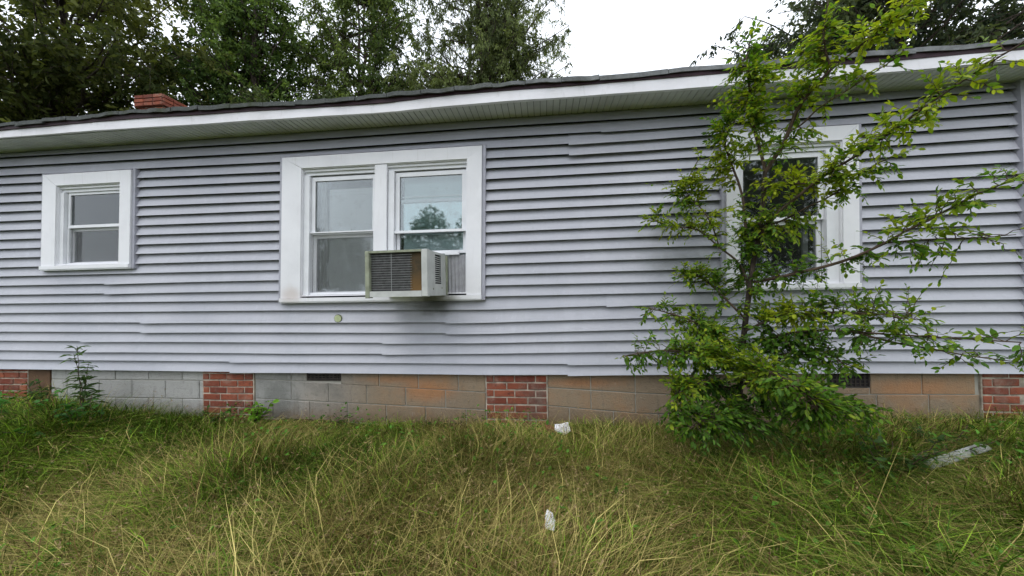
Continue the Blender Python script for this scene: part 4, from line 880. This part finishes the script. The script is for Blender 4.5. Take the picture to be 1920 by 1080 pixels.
o = MB().cbox(-.05, .05, -.03, .03, -.028, .028, .006).build('brick_fragment', M['brick'], None, label='broken red brick piece beside the torn white scrap', cat='brick'); o.location = (.02, -.10, float(gz(.02, -.1)) + .03); o.rotation_euler = (.2, .3, .5)

# ------------------------------------------------------------------ long grass
r = np.random.default_rng(3)
def field(x, y, s, seed):                                    # smooth value noise in 0..1
    g = np.random.default_rng(seed).uniform(0, 1, (64, 64)); u, v = (x * s + 20) % 63, (y * s + 20) % 63; i, j = u.astype(int), v.astype(int); f, h = u - i, v - j; f, h = f * f * (3 - 2 * f), h * h * (3 - 2 * h)
    return g[i, j] * (1 - f) * (1 - h) + g[i + 1, j] * f * (1 - h) + g[i, j + 1] * (1 - f) * h + g[i + 1, j + 1] * f * h
def blades(n_tuft, per, near):
    if near:
        d = r.uniform(.55 ** 2, 3.02 ** 2, n_tuft) ** .5; y = -3.08 + d; x = -.10 * d + r.uniform(-1, 1, n_tuft) * (1.72 * d + .35)
    else:
        y = r.uniform(-5.5, -.03, n_tuft); x = r.uniform(-10, 8.5, n_tuft)
    y = np.minimum(y, -.03)
    strawf = field(x, y, 1.3, 1) * .6 + field(x, y, 3.1, 2) * .4; edge = np.exp(-((x - .2) / 2.6) ** 2)
    straw = 1 / (1 + np.exp(-(strawf - .56 + .30 * (edge - .55)) * 14))
    lean0 = -math.pi / 2 + (field(x, y, .8, 3) - .5) * 2.6 + (field(x, y, 2.5, 4) - .5) * 2.0
    hh = (.12 + .21 * np.clip(-y / .9, 0, 1) + .12 * (x < -3.9) + .05 * (x > 2.2)) * (.65 + .7 * field(x, y, 1.9, 5)); hh = np.where(x > 2.0, hh * .9, hh)
    s_ = np.clip((x - 2.29) * .93 + (y + .83) * .36, 0, .61); ds = np.hypot(x - 2.29 - .93 * s_, y + .83 - .36 * s_)
    hh = hh * (1 - .72 * np.exp(-(np.hypot(x - .0, y + 1.36) / .13) ** 2)) * (1 - .6 * np.exp(-(np.hypot(x - .12, y + .25) / .14) ** 2)) * (1 - .55 * np.exp(-((ds - .05) / .13) ** 2))
    N = n_tuft * per; rep = lambda a: np.repeat(a, per)
    bx = rep(x) + r.normal(size=N) * .045; by = np.minimum(rep(y) + r.normal(size=N) * .045, .04); st = r.uniform(size=N) < (.08 + .56 * rep(straw)); ang = rep(lean0) + r.normal(size=N) * 1.0
    flat = np.clip(.33 + rep(field(x, y, 1.1, 6)) * .6 + r.normal(size=N) * .34, .08, 1.15); h = rep(hh) * r.uniform(.45, 1.35, N) * np.where(st, 1.22, 1.0); reach = h * (.35 + 1.25 * flat); up = h * (1.05 - .72 * np.clip(flat, 0, 1)); curl = np.where(st, .45, .75) * r.uniform(.3, 1.3, N)
    wd = np.where(st, r.uniform(.0011, .0024, N), r.uniform(.0013, .0036, N)) * (1.0 if near else 1.6)
    K = 4; ts = np.array([0, .3, .62, 1.0]); dx, dy = np.cos(ang), np.sin(ang); bend = r.normal(size=N) * .7
    V = np.zeros((N, 2 * K - 1, 3)); z0 = gz(bx, by) - .012
    for k, t in enumerate(ts):
        a2 = ang + bend * t; px = bx + np.cos(a2) * reach * t ** 1.5; py = by + np.sin(a2) * reach * t ** 1.5; pz = z0 + up * (t * (1 + curl * .6) - curl * t ** 2.4 * .9); py = np.minimum(py, .035); pz = np.maximum(pz, z0 + .006)
        if k == K - 1: V[:, 6] = np.stack([px, py, pz], 1)
        else:
            wk = wd * (1 - .55 * t); ox, oy = -np.sin(a2) * wk, np.cos(a2) * wk; V[:, 2 * k] = np.stack([px - ox, py - oy, pz], 1); V[:, 2 * k + 1] = np.stack([px + ox, py + oy, pz], 1)
    T = np.array([[0, 1, 3], [0, 3, 2], [2, 3, 5], [2, 5, 4], [4, 5, 6]]); tri = (np.arange(N)[:, None, None] * 7 + T[None]).reshape(-1, 3)
    g0, g1 = np.array([.034, .082, .008]), np.array([.275, .420, .040]); s0, s1 = np.array([.165, .138, .036]), np.array([.600, .500, .180]); u = np.clip(rep(field(x, y, 2.2, 7) * .5 + r.normal(0, .22, n_tuft))[:, None] + r.normal(0, .26, (N, 1)) + .22, 0, 1) ** 1.3
    C = np.where(st[:, None], s0 + (s1 - s0) * u, g0 + (g1 - g0) * u)
    C = np.where((r.uniform(size=N) < .09)[:, None], np.array([.15, .085, .038]) * r.uniform(.5, 1.4, (N, 1)), C) * np.repeat(r.uniform(.7, 1.25, n_tuft), per)[:, None]
    tips.append((V[:, 6][(r.uniform(size=N) < .05) & st & (h > .2)], V[:, 6][:0])); return V.reshape(-1, 3), tri, np.repeat(C, 7, 0)
tips = []
so = Soup(); v, t, c = blades(16000, 17, True); so.add(v, t, c); v, t, c = blades(2600, 14, False); so.add(v, t, c)
tp = np.concatenate([a for a, b in tips]); tp = np.repeat(tp, 5, 0) + r.normal(size=(len(tp) * 5, 3)) * .009; n = len(tp)        # seed heads
v, t = leaf_cloud(tp, unit(np.array([[0, -.5, .6]]) + r.normal(size=(n, 3)) * .5), r.uniform(.012, .026, n), r.uniform(.004, .007, n), rand_dirs(n, r)); so.add(v, t, np.repeat(np.array([[.30, .22, .11]]) * r.uniform(.6, 1.3, (n, 1)), 4, 0))
x = np.concatenate([r.uniform(-8, -2.2, 9000), r.uniform(-2.2, 1.2, 2500), r.uniform(1.0, 6, 7000)]); y = -r.uniform(0, 1, len(x)) ** 1.4 * 2.6 - .05; k = field(x, y, 1.7, 12) > .62; x, y = x[k], y[k]; n = len(x)      # low broad leaves between the blades
v, t = leaf_cloud(np.stack([x, y, gz(x, y) + r.uniform(.04, .24, n)], 1), rand_dirs(n, r) * np.array([1, 1, .35]), r.uniform(.02, .055, n), r.uniform(.012, .03, n), np.array([[0, 0, 1.]]) + r.normal(size=(n, 3)) * .4); so.add(v, t, np.repeat(np.array([[.07, .17, .022]]) * r.uniform(.5, 1.5, (n, 1)), 4, 0))
put(bpy.data.objects.new('grass', so.mesh('grass', M['grassblade'])), kind='stuff', label='long unmown mix of green and straw coloured grass')
